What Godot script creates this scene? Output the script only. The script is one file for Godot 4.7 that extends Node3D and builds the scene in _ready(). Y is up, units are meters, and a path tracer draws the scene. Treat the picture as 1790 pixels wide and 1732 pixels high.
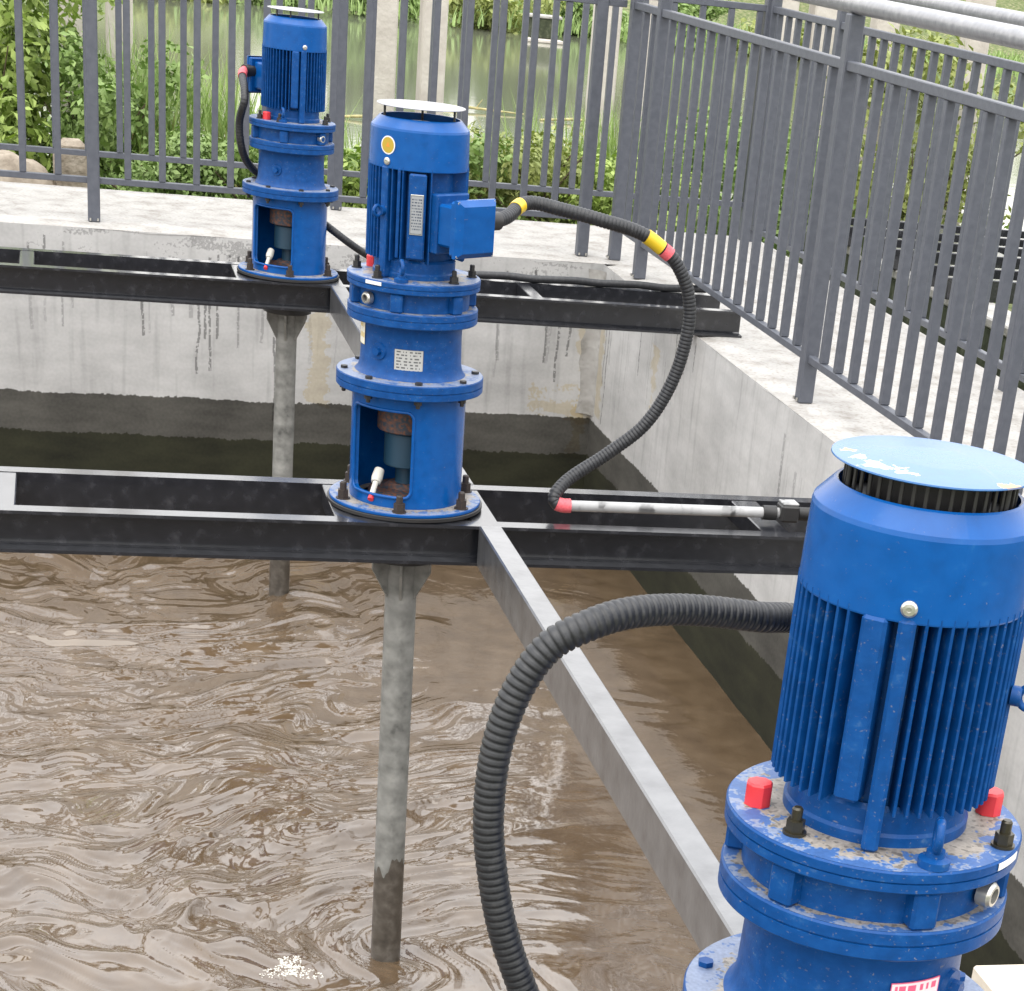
extends Node3D

# ---------------------------------------------------------------- camera and main measures
const CAM := Vector3(-0.926, 1.5635, 2.1469)
const EUL := Vector3(-0.4697, -0.3029, 0.1169)
const STEP := 3.622          # spacing of the three mixers
const BD := 0.1128           # depth of the steel beams
const FZ := 0.2207           # half width of a twin channel frame
const XR := 1.812            # inner face of the right tank wall
const ZF := -8.889           # inner face of the far tank wall
const YW := -1.435           # water level in the tank
const CAM_AZ := [-23.3, -9.1, -5.6]

var M := {}
var rng := RandomNumberGenerator.new()

func _ready() -> void:
	rng.seed = 20240611
	var cam := Camera3D.new()
	cam.name = "camera"
	cam.position = CAM
	cam.rotation = EUL
	var near := 0.05
	cam.set_frustum(0.4803236 * near, Vector2(-0.0673721, 0.2271734) * near, near, 600.0)
	add_child(cam)
	cam.current = true
	var sky_mat := ProceduralSkyMaterial.new()
	sky_mat.sky_top_color = Color(0.97, 0.98, 1.0)
	sky_mat.sky_energy_multiplier = 1.3
	sky_mat.sky_horizon_color = Color(0.89, 0.87, 0.84)
	sky_mat.sky_curve = 0.25
	sky_mat.ground_horizon_color = Color(0.45, 0.47, 0.42)
	sky_mat.ground_bottom_color = Color(0.25, 0.27, 0.22)
	var sky := Sky.new()
	sky.sky_material = sky_mat
	var env := Environment.new()
	env.background_mode = Environment.BG_SKY
	env.sky = sky
	env.tonemap_mode = Environment.TONE_MAPPER_LINEAR
	env.tonemap_exposure = 1.6
	env.sdfgi_enabled = true
	env.ssao_enabled = true
	env.ssil_enabled = true
	var we := WorldEnvironment.new()
	we.name = "world_environment"
	we.environment = env
	add_child(we)
	var sun := DirectionalLight3D.new()
	sun.name = "sun"
	sun.light_energy = 0.45
	sun.light_color = Color(1.0, 0.97, 0.92)
	sun.light_angular_distance = 60.0
	sun.shadow_enabled = true
	sun.sky_mode = DirectionalLight3D.SKY_MODE_LIGHT_ONLY
	sun.rotation = Vector3(deg_to_rad(-70), deg_to_rad(-30), 0)
	add_child(sun)

	make_materials()
	build_ground()
	build_tank()
	build_water()
	build_neighbour_tank()
	build_frames()
	build_fences()
	build_mixers()
	build_hoses()
	build_garden()

# ---------------------------------------------------------------- small helpers
func numbered(called: String) -> String:
	if not has_node(NodePath(called)):
		return called
	var k := 1
	while has_node(NodePath("%s_%03d" % [called, k])):
		k += 1
	return "%s_%03d" % [called, k]

func tag(o: Node, label: String, category: String, group := "") -> void:
	o.set_meta("label", label)
	o.set_meta("category", category)
	if group != "":
		o.set_meta("group", group)

func thing(called: String, label: String, category: String, at := Vector3.ZERO, turn := 0.0, group := "") -> Node3D:
	var o := Node3D.new()
	o.name = numbered(called)
	add_child(o)
	o.position = at
	o.rotation.y = turn
	tag(o, label, category, group)
	return o

func part_name(parent: Node, called: String) -> String:
	if not parent.has_node(NodePath(called)):
		return called
	var n: int = parent.get_meta("_n_" + called, 0)
	n += 1
	parent.set_meta("_n_" + called, n)
	return "%s_%03d" % [called, n]

func put(called: String, mesh: Mesh, mat: Material, parent: Node, at := Vector3.ZERO, basis := Basis.IDENTITY) -> MeshInstance3D:
	var o := MeshInstance3D.new()
	o.name = numbered(called) if parent == self else part_name(parent, called)
	o.mesh = mesh
	o.material_override = mat
	o.transform = Transform3D(basis, at)
	parent.add_child(o, true)
	return o

func structure(called: String, mesh: Mesh, mat: Material) -> MeshInstance3D:
	var o := put(called, mesh, mat, self)
	o.set_meta("kind", "structure")
	return o

func ST() -> SurfaceTool:
	var st := SurfaceTool.new()
	st.begin(Mesh.PRIMITIVE_TRIANGLES)
	return st

func done(st: SurfaceTool) -> ArrayMesh:
	st.generate_normals()
	return st.commit()

# counterclockwise seen from outside
func tri(st: SurfaceTool, a: Vector3, b: Vector3, c: Vector3) -> void:
	st.add_vertex(a)
	st.add_vertex(c)
	st.add_vertex(b)

func quad(st: SurfaceTool, a: Vector3, b: Vector3, c: Vector3, d: Vector3) -> void:
	tri(st, a, b, c)
	tri(st, a, c, d)

func tri_out(st: SurfaceTool, a: Vector3, b: Vector3, c: Vector3, centre: Vector3) -> void:
	if (b - a).cross(c - a).dot((a + b + c) / 3.0 - centre) >= 0.0:
		tri(st, a, b, c)
	else:
		tri(st, a, c, b)

# box with chamfered edges, flat shaded
func add_box(st: SurfaceTool, at: Vector3, size: Vector3, bevel := 0.002, basis := Basis.IDENTITY) -> void:
	st.set_smooth_group(-1)
	var h := size * 0.5
	var b := minf(bevel, minf(h.x, minf(h.y, h.z)) * 0.9)
	var v := {}
	for sx in [-1, 1]:
		for sy in [-1, 1]:
			for sz in [-1, 1]:
				var s := Vector3(sx, sy, sz)
				for ax in 3:
					var q := h
					for k in 3:
						if k != ax:
							q[k] -= b
					v[[sx, sy, sz, ax]] = at + basis * (q * s)
	for ax in 3:
		var u := (ax + 1) % 3
		var w := (ax + 2) % 3
		for s in [-1, 1]:
			var c := []
			for e in [[-1, -1], [1, -1], [1, 1], [-1, 1]]:
				var k := [0, 0, 0]
				k[ax] = s
				k[u] = e[0]
				k[w] = e[1]
				c.append(v[[k[0], k[1], k[2], ax]])
			tri_out(st, c[0], c[1], c[2], at)
			tri_out(st, c[0], c[2], c[3], at)
		for e in [[-1, -1], [1, -1], [1, 1], [-1, 1]]:
			var k := [0, 0, 0]
			k[u] = e[0]
			k[w] = e[1]
			k[ax] = -1
			var a0: Vector3 = v[[k[0], k[1], k[2], u]]
			var a1: Vector3 = v[[k[0], k[1], k[2], w]]
			k[ax] = 1
			var b0: Vector3 = v[[k[0], k[1], k[2], u]]
			var b1: Vector3 = v[[k[0], k[1], k[2], w]]
			tri_out(st, a0, a1, b1, at)
			tri_out(st, a0, b1, b0, at)
	for sx in [-1, 1]:
		for sy in [-1, 1]:
			for sz in [-1, 1]:
				tri_out(st, v[[sx, sy, sz, 0]], v[[sx, sy, sz, 1]], v[[sx, sy, sz, 2]], at)

func box_mesh(size: Vector3, bevel := 0.002) -> ArrayMesh:
	var st := ST()
	add_box(st, Vector3.ZERO, size, bevel)
	return done(st)

# profile: Vector2(radius, height) going up the outside; creased between segments unless smooth
func add_lathe(st: SurfaceTool, prof: Array, segs := 48, centre := Vector3.ZERO, smooth := false, basis := Basis.IDENTITY) -> void:
	for k in prof.size() - 1:
		var p: Vector2 = prof[k]
		var q: Vector2 = prof[k + 1]
		st.set_smooth_group(7 if smooth else k + 1)
		for i in segs:
			var a := TAU * i / segs
			var b := TAU * (i + 1) / segs
			var p0 := centre + basis * Vector3(p.x * sin(a), p.y, p.x * cos(a))
			var p1 := centre + basis * Vector3(p.x * sin(b), p.y, p.x * cos(b))
			var q0 := centre + basis * Vector3(q.x * sin(a), q.y, q.x * cos(a))
			var q1 := centre + basis * Vector3(q.x * sin(b), q.y, q.x * cos(b))
			if p.x > 1e-6:
				tri(st, p0, p1, q1)
			if q.x > 1e-6:
				tri(st, p0, q1, q0)

func lathe(prof: Array, segs := 48, smooth := false) -> ArrayMesh:
	var st := ST()
	add_lathe(st, prof, segs, Vector3.ZERO, smooth)
	return done(st)

func v2(list: Array) -> Array:
	var o := []
	for k in range(0, list.size(), 2):
		o.append(Vector2(list[k], list[k + 1]))
	return o

# polygon in local XY (counterclockwise) pushed along +Z from z0 to z1
func add_prism(st: SurfaceTool, poly: PackedVector2Array, z0: float, z1: float, xf := Transform3D.IDENTITY) -> void:
	st.set_smooth_group(-1)
	var n := poly.size()
	for i in n:
		var a := poly[i]
		var b := poly[(i + 1) % n]
		quad(st, xf * Vector3(a.x, a.y, z1), xf * Vector3(a.x, a.y, z0), xf * Vector3(b.x, b.y, z0), xf * Vector3(b.x, b.y, z1))
	var t := Geometry2D.triangulate_polygon(poly)
	for i in range(0, t.size(), 3):
		var p := [poly[t[i]], poly[t[i + 1]], poly[t[i + 2]]]
		if (p[1] - p[0]).cross(p[2] - p[0]) < 0.0:
			p = [p[0], p[2], p[1]]
		tri(st, xf * Vector3(p[0].x, p[0].y, z1), xf * Vector3(p[1].x, p[1].y, z1), xf * Vector3(p[2].x, p[2].y, z1))
		tri(st, xf * Vector3(p[0].x, p[0].y, z0), xf * Vector3(p[2].x, p[2].y, z0), xf * Vector3(p[1].x, p[1].y, z0))

func resample(pts: Array, step: float) -> PackedVector3Array:
	var c := Curve3D.new()
	c.bake_interval = step
	for i in pts.size():
		var p: Vector3 = pts[i]
		var a: Vector3 = pts[maxi(i - 1, 0)]
		var b: Vector3 = pts[mini(i + 1, pts.size() - 1)]
		var d := (b - a) * 0.5
		var la := (p - a).length() / 3.0
		var lb := (b - p).length() / 3.0
		var u := d.normalized() if d.length() > 1e-6 else Vector3.ZERO
		c.add_point(p, -u * la, u * lb)
	var out := PackedVector3Array()
	var total := c.get_baked_length()
	var n := int(ceil(total / step))
	for i in n + 1:
		out.append(c.sample_baked(total * i / n, true))
	return out

# round tube along a path; radii by ring
func add_tube(st: SurfaceTool, path: PackedVector3Array, radii: PackedFloat32Array, sides := 16, caps := true) -> void:
	var n := path.size()
	var rings := []
	var up := Vector3.UP
	for i in n:
		var t := (path[mini(i + 1, n - 1)] - path[maxi(i - 1, 0)]).normalized()
		if i == 0:
			up = t.cross(Vector3.RIGHT if absf(t.x) < 0.8 else Vector3.BACK).normalized()
		up = (up - t * up.dot(t)).normalized()
		var side := t.cross(up)
		var ring := PackedVector3Array()
		for k in sides:
			var a := TAU * k / sides
			ring.append(path[i] + (up * cos(a) + side * sin(a)) * radii[i])
		rings.append(ring)
	st.set_smooth_group(3)
	for i in n - 1:
		for k in sides:
			var k2 := (k + 1) % sides
			quad(st, rings[i][k], rings[i][k2], rings[i + 1][k2], rings[i + 1][k])
	if caps:
		st.set_smooth_group(4)
		for k in sides:
			var k2 := (k + 1) % sides
			tri(st, path[0], rings[0][k2], rings[0][k])
			tri(st, path[n - 1], rings[n - 1][k], rings[n - 1][k2])

func tube(path: PackedVector3Array, r: float, sides := 16) -> ArrayMesh:
	var st := ST()
	var rr := PackedFloat32Array()
	rr.resize(path.size())
	rr.fill(r)
	add_tube(st, path, rr, sides)
	return done(st)

func rod(a: Vector3, b: Vector3, r: float, sides := 16) -> ArrayMesh:
	return tube(PackedVector3Array([a, b]), r, sides)

func dir(az: float) -> Vector3:
	return Vector3(sin(deg_to_rad(az)), 0, cos(deg_to_rad(az)))

func facing(az: float) -> Basis:
	return Basis(Vector3.UP, deg_to_rad(az))

func noise(seed_: int, freq: float, octaves := 4, kind := FastNoiseLite.TYPE_SIMPLEX_SMOOTH) -> FastNoiseLite:
	var n := FastNoiseLite.new()
	n.seed = seed_
	n.noise_type = kind
	n.frequency = freq
	n.fractal_type = FastNoiseLite.FRACTAL_FBM
	n.fractal_octaves = octaves
	return n

func ramp(list: Array) -> Gradient:
	var g := Gradient.new()
	var off := PackedFloat32Array()
	var col := PackedColorArray()
	for e in list:
		off.append(e[0])
		col.append(e[1])
	g.offsets = off
	g.colors = col
	return g

func lin(r: float, g: float, b: float) -> Color:
	return Color(r, g, b).linear_to_srgb()

func ntex(seed_: int, freq: float, octaves: int, list: Array, size := 512) -> NoiseTexture2D:
	var t := NoiseTexture2D.new()
	t.width = size
	t.height = size
	t.seamless = true
	t.noise = noise(seed_, freq, octaves)
	if list.size():
		t.color_ramp = ramp(list)
	return t

func btex(seed_: int, freq: float, octaves: int, strength: float, size := 512) -> NoiseTexture2D:
	var t := ntex(seed_, freq, octaves, [], size)
	t.as_normal_map = true
	t.bump_strength = strength
	return t

func mat(called: String, col: Color, rough: float, spec := 0.5, metal := 0.0) -> StandardMaterial3D:
	var m := StandardMaterial3D.new()
	m.resource_name = called
	m.albedo_color = col
	m.roughness = rough
	m.metallic_specular = spec
	m.metallic = metal
	M[called] = m
	return m

func tex(m: StandardMaterial3D, albedo: Texture2D, scale: float, bump: Texture2D = null, bump_scale := 1.0) -> StandardMaterial3D:
	m.uv1_triplanar = true
	m.uv1_world_triplanar = true
	m.uv1_scale = Vector3.ONE * scale
	if albedo:
		m.albedo_texture = albedo
	if bump:
		m.normal_enabled = true
		m.normal_texture = bump
		m.normal_scale = bump_scale
	return m

func make_materials() -> void:
	var fine := btex(5, 0.05, 4, 3.0)
	var ct := tex(mat("concrete_top", Color.WHITE, 0.9), ntex(11, 0.012, 6, [[0.0, lin(0.27, 0.25, 0.225)], [0.3, lin(0.36, 0.345, 0.325)], [0.5, lin(0.405, 0.392, 0.372)], [0.75, lin(0.43, 0.415, 0.395)], [1.0, lin(0.47, 0.445, 0.41)]], 1024), 0.42, fine, 0.5)
	ct.detail_enabled = true
	ct.detail_uv_layer = BaseMaterial3D.DETAIL_UV_1
	ct.detail_blend_mode = BaseMaterial3D.BLEND_MODE_MUL
	ct.detail_albedo = ntex(15, 0.09, 5, [[0.0, Color(0.78, 0.75, 0.72)], [0.25, Color(0.93, 0.92, 0.9)], [0.45, Color(1, 1, 1)], [1.0, Color(1, 1, 1)]], 1024)
	tex(mat("concrete_old", Color.WHITE, 0.9), ntex(12, 0.012, 6, [[0.0, lin(0.19, 0.18, 0.16)], [0.4, lin(0.33, 0.32, 0.3)], [1.0, lin(0.45, 0.44, 0.42)]]), 0.8, fine, 0.6)
	tex(mat("mossy_wall", Color.WHITE, 0.9), ntex(14, 0.015, 5, [[0.0, lin(0.02, 0.025, 0.012)], [0.6, lin(0.045, 0.055, 0.028)], [1.0, lin(0.12, 0.12, 0.085)]]), 0.8, fine, 0.5)
	tex(mat("column_concrete", Color.WHITE, 0.85), ntex(13, 0.01, 5, [[0.0, lin(0.42, 0.38, 0.34)], [1.0, lin(0.58, 0.54, 0.49)]]), 0.9, fine, 0.3)
	var scratch := ntex(21, 0.02, 5, [[0.0, lin(0.01, 0.011, 0.014)], [0.55, lin(0.015, 0.016, 0.02)], [0.8, lin(0.024, 0.025, 0.03)], [1.0, lin(0.05, 0.05, 0.055)]])
	var enamel := tex(mat("black_steel", Color.WHITE, 0.26, 0.5), scratch, 1.6, fine, 0.05)
	enamel.clearcoat_enabled = true
	enamel.clearcoat = 0.6
	enamel.clearcoat_roughness = 0.12
	var grey := tex(mat("grey_beam", Color.WHITE, 0.4, 0.6), ntex(22, 0.018, 5, [[0.0, lin(0.026, 0.027, 0.03)], [0.3, lin(0.056, 0.058, 0.062)], [0.65, lin(0.08, 0.082, 0.086)], [1.0, lin(0.11, 0.111, 0.115)]]), 1.1, fine, 0.1)
	grey.clearcoat_enabled = true
	grey.clearcoat = 1.0
	grey.clearcoat_roughness = 0.25
	tex(mat("fence_paint", Color.WHITE, 0.45, 0.45), ntex(23, 0.02, 4, [[0.0, lin(0.08, 0.087, 0.106)], [1.0, lin(0.107, 0.115, 0.136)]]), 2.0, fine, 0.12)
	tex(mat("steel_pipe", Color.WHITE, 0.34, 0.6), ntex(25, 0.02, 4, [[0.0, lin(0.16, 0.165, 0.185)], [0.6, lin(0.24, 0.245, 0.265)], [1.0, lin(0.33, 0.335, 0.35)]]), 2.0, fine, 0.15)
	tex(mat("blue_paint", Color.WHITE, 0.24, 0.38), ntex(31, 0.014, 5, [[0.0, lin(0.002, 0.06, 0.23)], [0.45, lin(0.002, 0.073, 0.28)], [0.8, lin(0.003, 0.08, 0.3)], [1.0, lin(0.02, 0.11, 0.32)]]), 3.0, fine, 0.04)
	tex(mat("blue_cast", Color.WHITE, 0.42, 0.33), ntex(32, 0.02, 5, [[0.0, lin(0.002, 0.042, 0.16)], [0.5, lin(0.002, 0.055, 0.215)], [0.8, lin(0.005, 0.068, 0.245)], [1.0, lin(0.09, 0.15, 0.29)]]), 3.0, btex(33, 0.09, 3, 2.0), 0.12)
	# fine splashes of dried sludge and dust on the painted castings
	for called in ["blue_paint", "blue_cast"]:
		var bm: StandardMaterial3D = M[called]
		bm.detail_enabled = true
		bm.detail_uv_layer = BaseMaterial3D.DETAIL_UV_1
		bm.detail_blend_mode = BaseMaterial3D.BLEND_MODE_MIX
		bm.detail_albedo = ntex(35, 0.03, 3, [[0.0, lin(0.16, 0.15, 0.14)], [1.0, lin(0.3, 0.28, 0.25)]], 256)
		bm.detail_mask = ntex(36, 0.035, 6, [[0.0, Color(0, 0, 0)], [0.78 if called == "blue_cast" else 0.85, Color(0, 0, 0)], [0.84 if called == "blue_cast" else 0.9, Color(0.55, 0.55, 0.55)], [1.0, Color(0.8, 0.8, 0.8)]], 1024)
	mat("black_metal", lin(0.018, 0.017, 0.017), 0.45)
	tex(mat("rusty_bolt", Color.WHITE, 0.6), ntex(41, 0.03, 4, [[0.0, lin(0.014, 0.012, 0.011)], [0.65, lin(0.03, 0.021, 0.017)], [1.0, lin(0.11, 0.05, 0.03)]]), 12.0)
	mat("olive_nut", lin(0.035, 0.03, 0.017), 0.35, 0.6, 0.4)
	mat("red_plastic", lin(0.62, 0.035, 0.045), 0.42)
	mat("yellow_tape", lin(0.62, 0.43, 0.015), 0.4)
	mat("sticker_yellow", lin(0.42, 0.29, 0.03), 0.4)
	tex(mat("pink_tape", Color.WHITE, 0.5), ntex(42, 0.03, 4, [[0.0, lin(0.55, 0.06, 0.08)], [1.0, lin(0.75, 0.16, 0.18)]]), 8.0)
	tex(mat("hose_rubber", Color.WHITE, 0.46, 0.5), ntex(43, 0.02, 4, [[0.0, lin(0.01, 0.011, 0.013)], [0.6, lin(0.017, 0.018, 0.021)], [1.0, lin(0.045, 0.044, 0.045)]]), 5.0, fine, 0.2)
	mat("bright_metal", lin(0.55, 0.54, 0.5), 0.3, 0.5, 0.8)
	tex(mat("tube_steel", Color.WHITE, 0.6, 0.4), ntex(44, 0.016, 5, [[0.0, lin(0.07, 0.07, 0.066)], [0.3, lin(0.17, 0.17, 0.158)], [0.7, lin(0.26, 0.26, 0.243)], [1.0, lin(0.34, 0.335, 0.31)]]), 1.8, fine, 0.3)
	tex(mat("tube_wet", Color.WHITE, 0.35, 0.5), ntex(45, 0.016, 5, [[0.0, lin(0.04, 0.034, 0.027)], [0.5, lin(0.085, 0.073, 0.06)], [1.0, lin(0.17, 0.155, 0.135)]]), 2.4, fine, 0.3)
	tex(mat("conduit_white", Color.WHITE, 0.4), ntex(46, 0.014, 5, [[0.0, lin(0.04, 0.04, 0.04)], [0.27, lin(0.08, 0.08, 0.08)], [0.36, lin(0.33, 0.33, 0.33)], [1.0, lin(0.47, 0.47, 0.47)]]), 1.2)
	tex(mat("zinc_sheet", Color.WHITE, 0.35, 0.5, 0.9), ntex(47, 0.012, 4, [[0.0, lin(0.36, 0.362, 0.385)], [1.0, lin(0.47, 0.472, 0.495)]]), 2.0)
	tex(mat("dirt_film", Color.WHITE, 0.95), ntex(48, 0.03, 6, [[0.0, lin(0.13, 0.1, 0.075)], [0.5, lin(0.3, 0.25, 0.2)], [1.0, lin(0.46, 0.41, 0.35)]]), 6.0, btex(49, 0.08, 5, 9.0), 1.0)
	mat("orange_rust", lin(0.6, 0.24, 0.03), 0.7)
	tex(mat("coupling_rust", Color.WHITE, 0.65), ntex(50, 0.02, 4, [[0.0, lin(0.02, 0.03, 0.045)], [0.42, lin(0.03, 0.045, 0.065)], [0.55, lin(0.12, 0.05, 0.03)], [1.0, lin(0.22, 0.09, 0.05)]]), 6.0)
	mat("coupling_blue", lin(0.014, 0.05, 0.085), 0.5)
	mat("white_plastic", lin(0.6, 0.58, 0.52), 0.5)
	mat("label_white", lin(0.72, 0.72, 0.72), 0.5)
	tex(mat("board_wood", Color.WHITE, 0.8), ntex(51, 0.012, 5, [[0.0, lin(0.5, 0.43, 0.34)], [1.0, lin(0.66, 0.6, 0.5)]]), 1.0, fine, 0.3)
	tex(mat("stone", Color.WHITE, 0.9), ntex(52, 0.012, 6, [[0.0, lin(0.15, 0.12, 0.09)], [0.5, lin(0.32, 0.27, 0.21)], [1.0, lin(0.46, 0.4, 0.33)]]), 1.5, btex(53, 0.03, 5, 8.0), 0.6)
	tex(mat("soil", Color.WHITE, 0.95), ntex(54, 0.02, 6, [[0.0, lin(0.05, 0.07, 0.02)], [0.5, lin(0.1, 0.13, 0.04)], [0.72, lin(0.17, 0.17, 0.08)], [1.0, lin(0.3, 0.26, 0.17)]]), 0.5, btex(55, 0.04, 5, 8.0), 0.7)
	var pw := mat("pond_water", lin(0.15, 0.16, 0.115), 0.08, 0.6)
	tex(pw, null, 0.25, btex(56, 0.012, 4, 1.2), 0.08)
	var tw := mat("sludge_water", Color.WHITE, 0.07, 0.56)
	tw.clearcoat_enabled = true
	tw.clearcoat = 0.55
	tw.clearcoat_roughness = 0.05
	tex(tw, ntex(57, 0.01, 5, [[0.0, lin(0.08, 0.052, 0.029)], [0.5, lin(0.106, 0.071, 0.041)], [1.0, lin(0.138, 0.096, 0.059)]]), 0.9, btex(58, 0.03, 5, 3.0), 0.12)
	var leaf_sets := {"leaf_bright": [0.29, 0.38, 0.1], "leaf_mid": [0.2, 0.29, 0.09], "reed_green": [0.28, 0.38, 0.13], "reed_straw": [0.45, 0.4, 0.19], "bank_grass": [0.26, 0.36, 0.13], "leaf_olive": [0.27, 0.31, 0.1]}
	for k in leaf_sets:
		var c: Array = leaf_sets[k]
		var lm := mat(k, Color.WHITE, 0.5, 0.4)
		tex(lm, ntex(60 + hash(k) % 30, 0.02, 3, [[0.0, lin(c[0] * 0.6, c[1] * 0.65, c[2] * 0.6)], [0.5, lin(c[0], c[1], c[2])], [1.0, lin(c[0] * 1.5, c[1] * 1.35, c[2] * 1.5)]], 256), 1.3)
		lm.backlight_enabled = true
		lm.backlight = lin(c[0] * 0.8, c[1] * 0.85, c[2] * 0.5)
		lm.cull_mode = BaseMaterial3D.CULL_DISABLED
	tex(mat("bark", Color.WHITE, 0.9), ntex(59, 0.02, 4, [[0.0, lin(0.05, 0.035, 0.02)], [1.0, lin(0.16, 0.12, 0.08)]]), 3.0)

# ---------------------------------------------------------------- ground and pond
func ground_height(x: float, z: float) -> float:
	if x > -4.95 and x < 3.02 and z > -10.2:
		return -3.2
	if x >= 3.02 and z > -16.0:
		return -0.42
	var far := -z
	var y := -0.45
	if far > 12.5:
		y = lerpf(-0.45, -2.6, smoothstep(12.5, 22.0, far))
	if far > 58.0:
		y = lerpf(-2.6, 0.6, smoothstep(58.0, 78.0, far))
	if far > 78.0:
		y = 0.6 + minf((far - 78.0) * 0.12, 2.0)
	return y

func build_ground() -> void:
	var xs: Array = [-160.0, -90.0, -50.0, -30.0, -18.0, -10.0, -6.0, -4.96, -4.94, -2.0, 0.0, 2.0, 3.01, 3.03, 4.0, 6.0, 9.0, 13.0, 18.0, 25.0, 35.0, 50.0, 80.0, 160.0]
	var zs: Array = [60.0, 20.0, 6.0, 0.0, -5.0, -9.0, -10.19, -10.21, -11.0, -12.5, -14.0, -16.0, -16.05, -18.0, -20.0, -22.0, -30.0, -45.0, -58.0, -61.0, -64.0, -68.0, -72.0, -78.0, -90.0, -120.0, -200.0]
	var n := noise(70, 0.35, 4)
	var st := ST()
	st.set_smooth_group(0)
	var grid := []
	for z in zs:
		var row := []
		for x in xs:
			var y := ground_height(x, z)
			if y > -3.0 and z < -10.3:
				y += n.get_noise_2d(x, z) * 0.12
			row.append(Vector3(x, y, z))
		grid.append(row)
	for i in zs.size() - 1:
		for j in xs.size() - 1:
			quad(st, grid[i][j], grid[i][j + 1], grid[i + 1][j + 1], grid[i + 1][j])
	structure("ground", done(st), M.soil)
	var p := PlaneMesh.new()
	p.size = Vector2(240, 60)
	var o := structure("pond", p, M.pond_water)
	o.position = Vector3(0, -1.9, -45)

# ---------------------------------------------------------------- tank
# picture of a tank wall face: along the wall (u) and down (v), stains as the photograph shows them
func wall_picture(w: int, h: int, length: float, top: float, bottom: float, sd: int, streaks: Array, rust: Array) -> ImageTexture:
	var im := Image.create(w, h, false, Image.FORMAT_RGB8)
	var blotch := noise(sd, 1.6, 5)
	var trowel := noise(sd + 1, 5.0, 4)
	var grain := noise(sd + 2, 45.0, 3)
	var edge := noise(sd + 3, 1.3, 4)
	var run := noise(sd + 4, 9.0, 3)
	for px in w:
		var x := length * (px + 0.5) / w
		var near := streaks.filter(func(q: Array) -> bool: return absf(x - q[0]) < 0.05)
		var near_rust := rust.filter(func(q: Array) -> bool: return absf(x - q[0]) < q[3] + 0.02)
		var e1 := -0.925 + edge.get_noise_2d(x, 0.0) * 0.009 + run.get_noise_2d(x * 2.0, 1.0) * 0.006
		var e2 := -1.125 + edge.get_noise_2d(x * 1.4, 5.0) * 0.016 + run.get_noise_2d(x * 3.0, 4.0) * 0.008
		for py in h:
			var y := lerpf(top, bottom, (py + 0.5) / h)
			if y < -1.6:
				im.set_pixel(px, py, Color(0.17, 0.17, 0.12))
				continue
			var g := grain.get_noise_2d(x, y)
			var b := blotch.get_noise_2d(x, y)
			var t := trowel.get_noise_2d(x * 0.6, y * 2.2)
			var c: Vector3
			y += g * 0.006 + t * 0.006
			if y < e2:
				var k2 := 0.02 + b * 0.008 + t * 0.008 + g * 0.004
				c = Vector3(k2 * 1.05, k2 * 1.08, k2 * 0.55)
			elif y < e1:
				var k := 0.07 + b * 0.026 + t * 0.02 + g * 0.012
				c = Vector3(k, k * 0.96, k * 0.84)
			else:
				var v := 0.45 + b * 0.11 + t * 0.05 + g * 0.03
				v -= maxf(0.0, run.get_noise_2d(x * 1.6, y * 0.13) - 0.2) * 0.16
				c = Vector3(v, v * 0.992, v * 0.972)
			if sd == 81 and y > -0.3 and b * 0.8 + t * 0.7 + g * 0.5 > 0.34:
				c *= 0.55 + 0.3 * absf(g)
			for s in near:
				if y < s[1] and y > s[2] and g > -0.28:
					var dx: float = absf(x - s[0] - 0.002 * sin(y * 19.0 + s[0] * 90.0) - trowel.get_noise_2d(s[0] * 7.0, y * 0.4) * 0.016)
					if dx < s[3]:
						c *= s[4]
			for s in near_rust:
				var d2: float = absf(x - s[0] - 0.02 * trowel.get_noise_2d(3.0, y)) / s[3]
				if d2 + b * 1.2 + t * 0.8 + g * 0.5 < 0.7 and y < s[1] and y > s[2] + t * 0.1:
					c = c * Vector3(0.98, 0.9, 0.74)
			im.set_pixel(px, py, Color(c.x, c.y, c.z).linear_to_srgb())
	return ImageTexture.create_from_image(im)

func wall_material(called: String, t: Texture2D) -> StandardMaterial3D:
	var m := mat(called, Color.WHITE, 0.82, 0.4)
	m.albedo_texture = t
	m.texture_repeat = false
	m.heightmap_enabled = false
	return m

# vertical face from a to b (left to right as seen from the tank), slightly uneven
func face_mesh(a: Vector3, b: Vector3, top: float, bottom: float, sd: int) -> ArrayMesh:
	var st := ST()
	st.set_smooth_group(1)
	var n := noise(sd, 1.8, 3)
	var nx := 60
	var ny := 16
	var side := (b - a).normalized()
	var out := side.cross(Vector3.UP).normalized() * -1.0
	out = Vector3.UP.cross(side) * -1.0 if out.length() < 0.5 else out
	var P := func(i: int, j: int) -> Vector3:
		var u := float(i) / nx
		var y := lerpf(top, bottom, float(j) / ny)
		var q := a.lerp(b, u)
		q.y = y
		return q + out * n.get_noise_2d(u * a.distance_to(b), y) * 0.006
	for i in nx:
		for j in ny:
			var uv := [Vector2(float(i) / nx, float(j) / ny), Vector2(float(i + 1) / nx, float(j) / ny), Vector2(float(i + 1) / nx, float(j + 1) / ny), Vector2(float(i) / nx, float(j + 1) / ny)]
			var q := [P.call(i, j), P.call(i + 1, j), P.call(i + 1, j + 1), P.call(i, j + 1)]
			for k in [0, 1, 2, 0, 2, 3]:
				st.set_uv(uv[k])
				st.add_vertex(q[k])
	return done(st)

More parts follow.
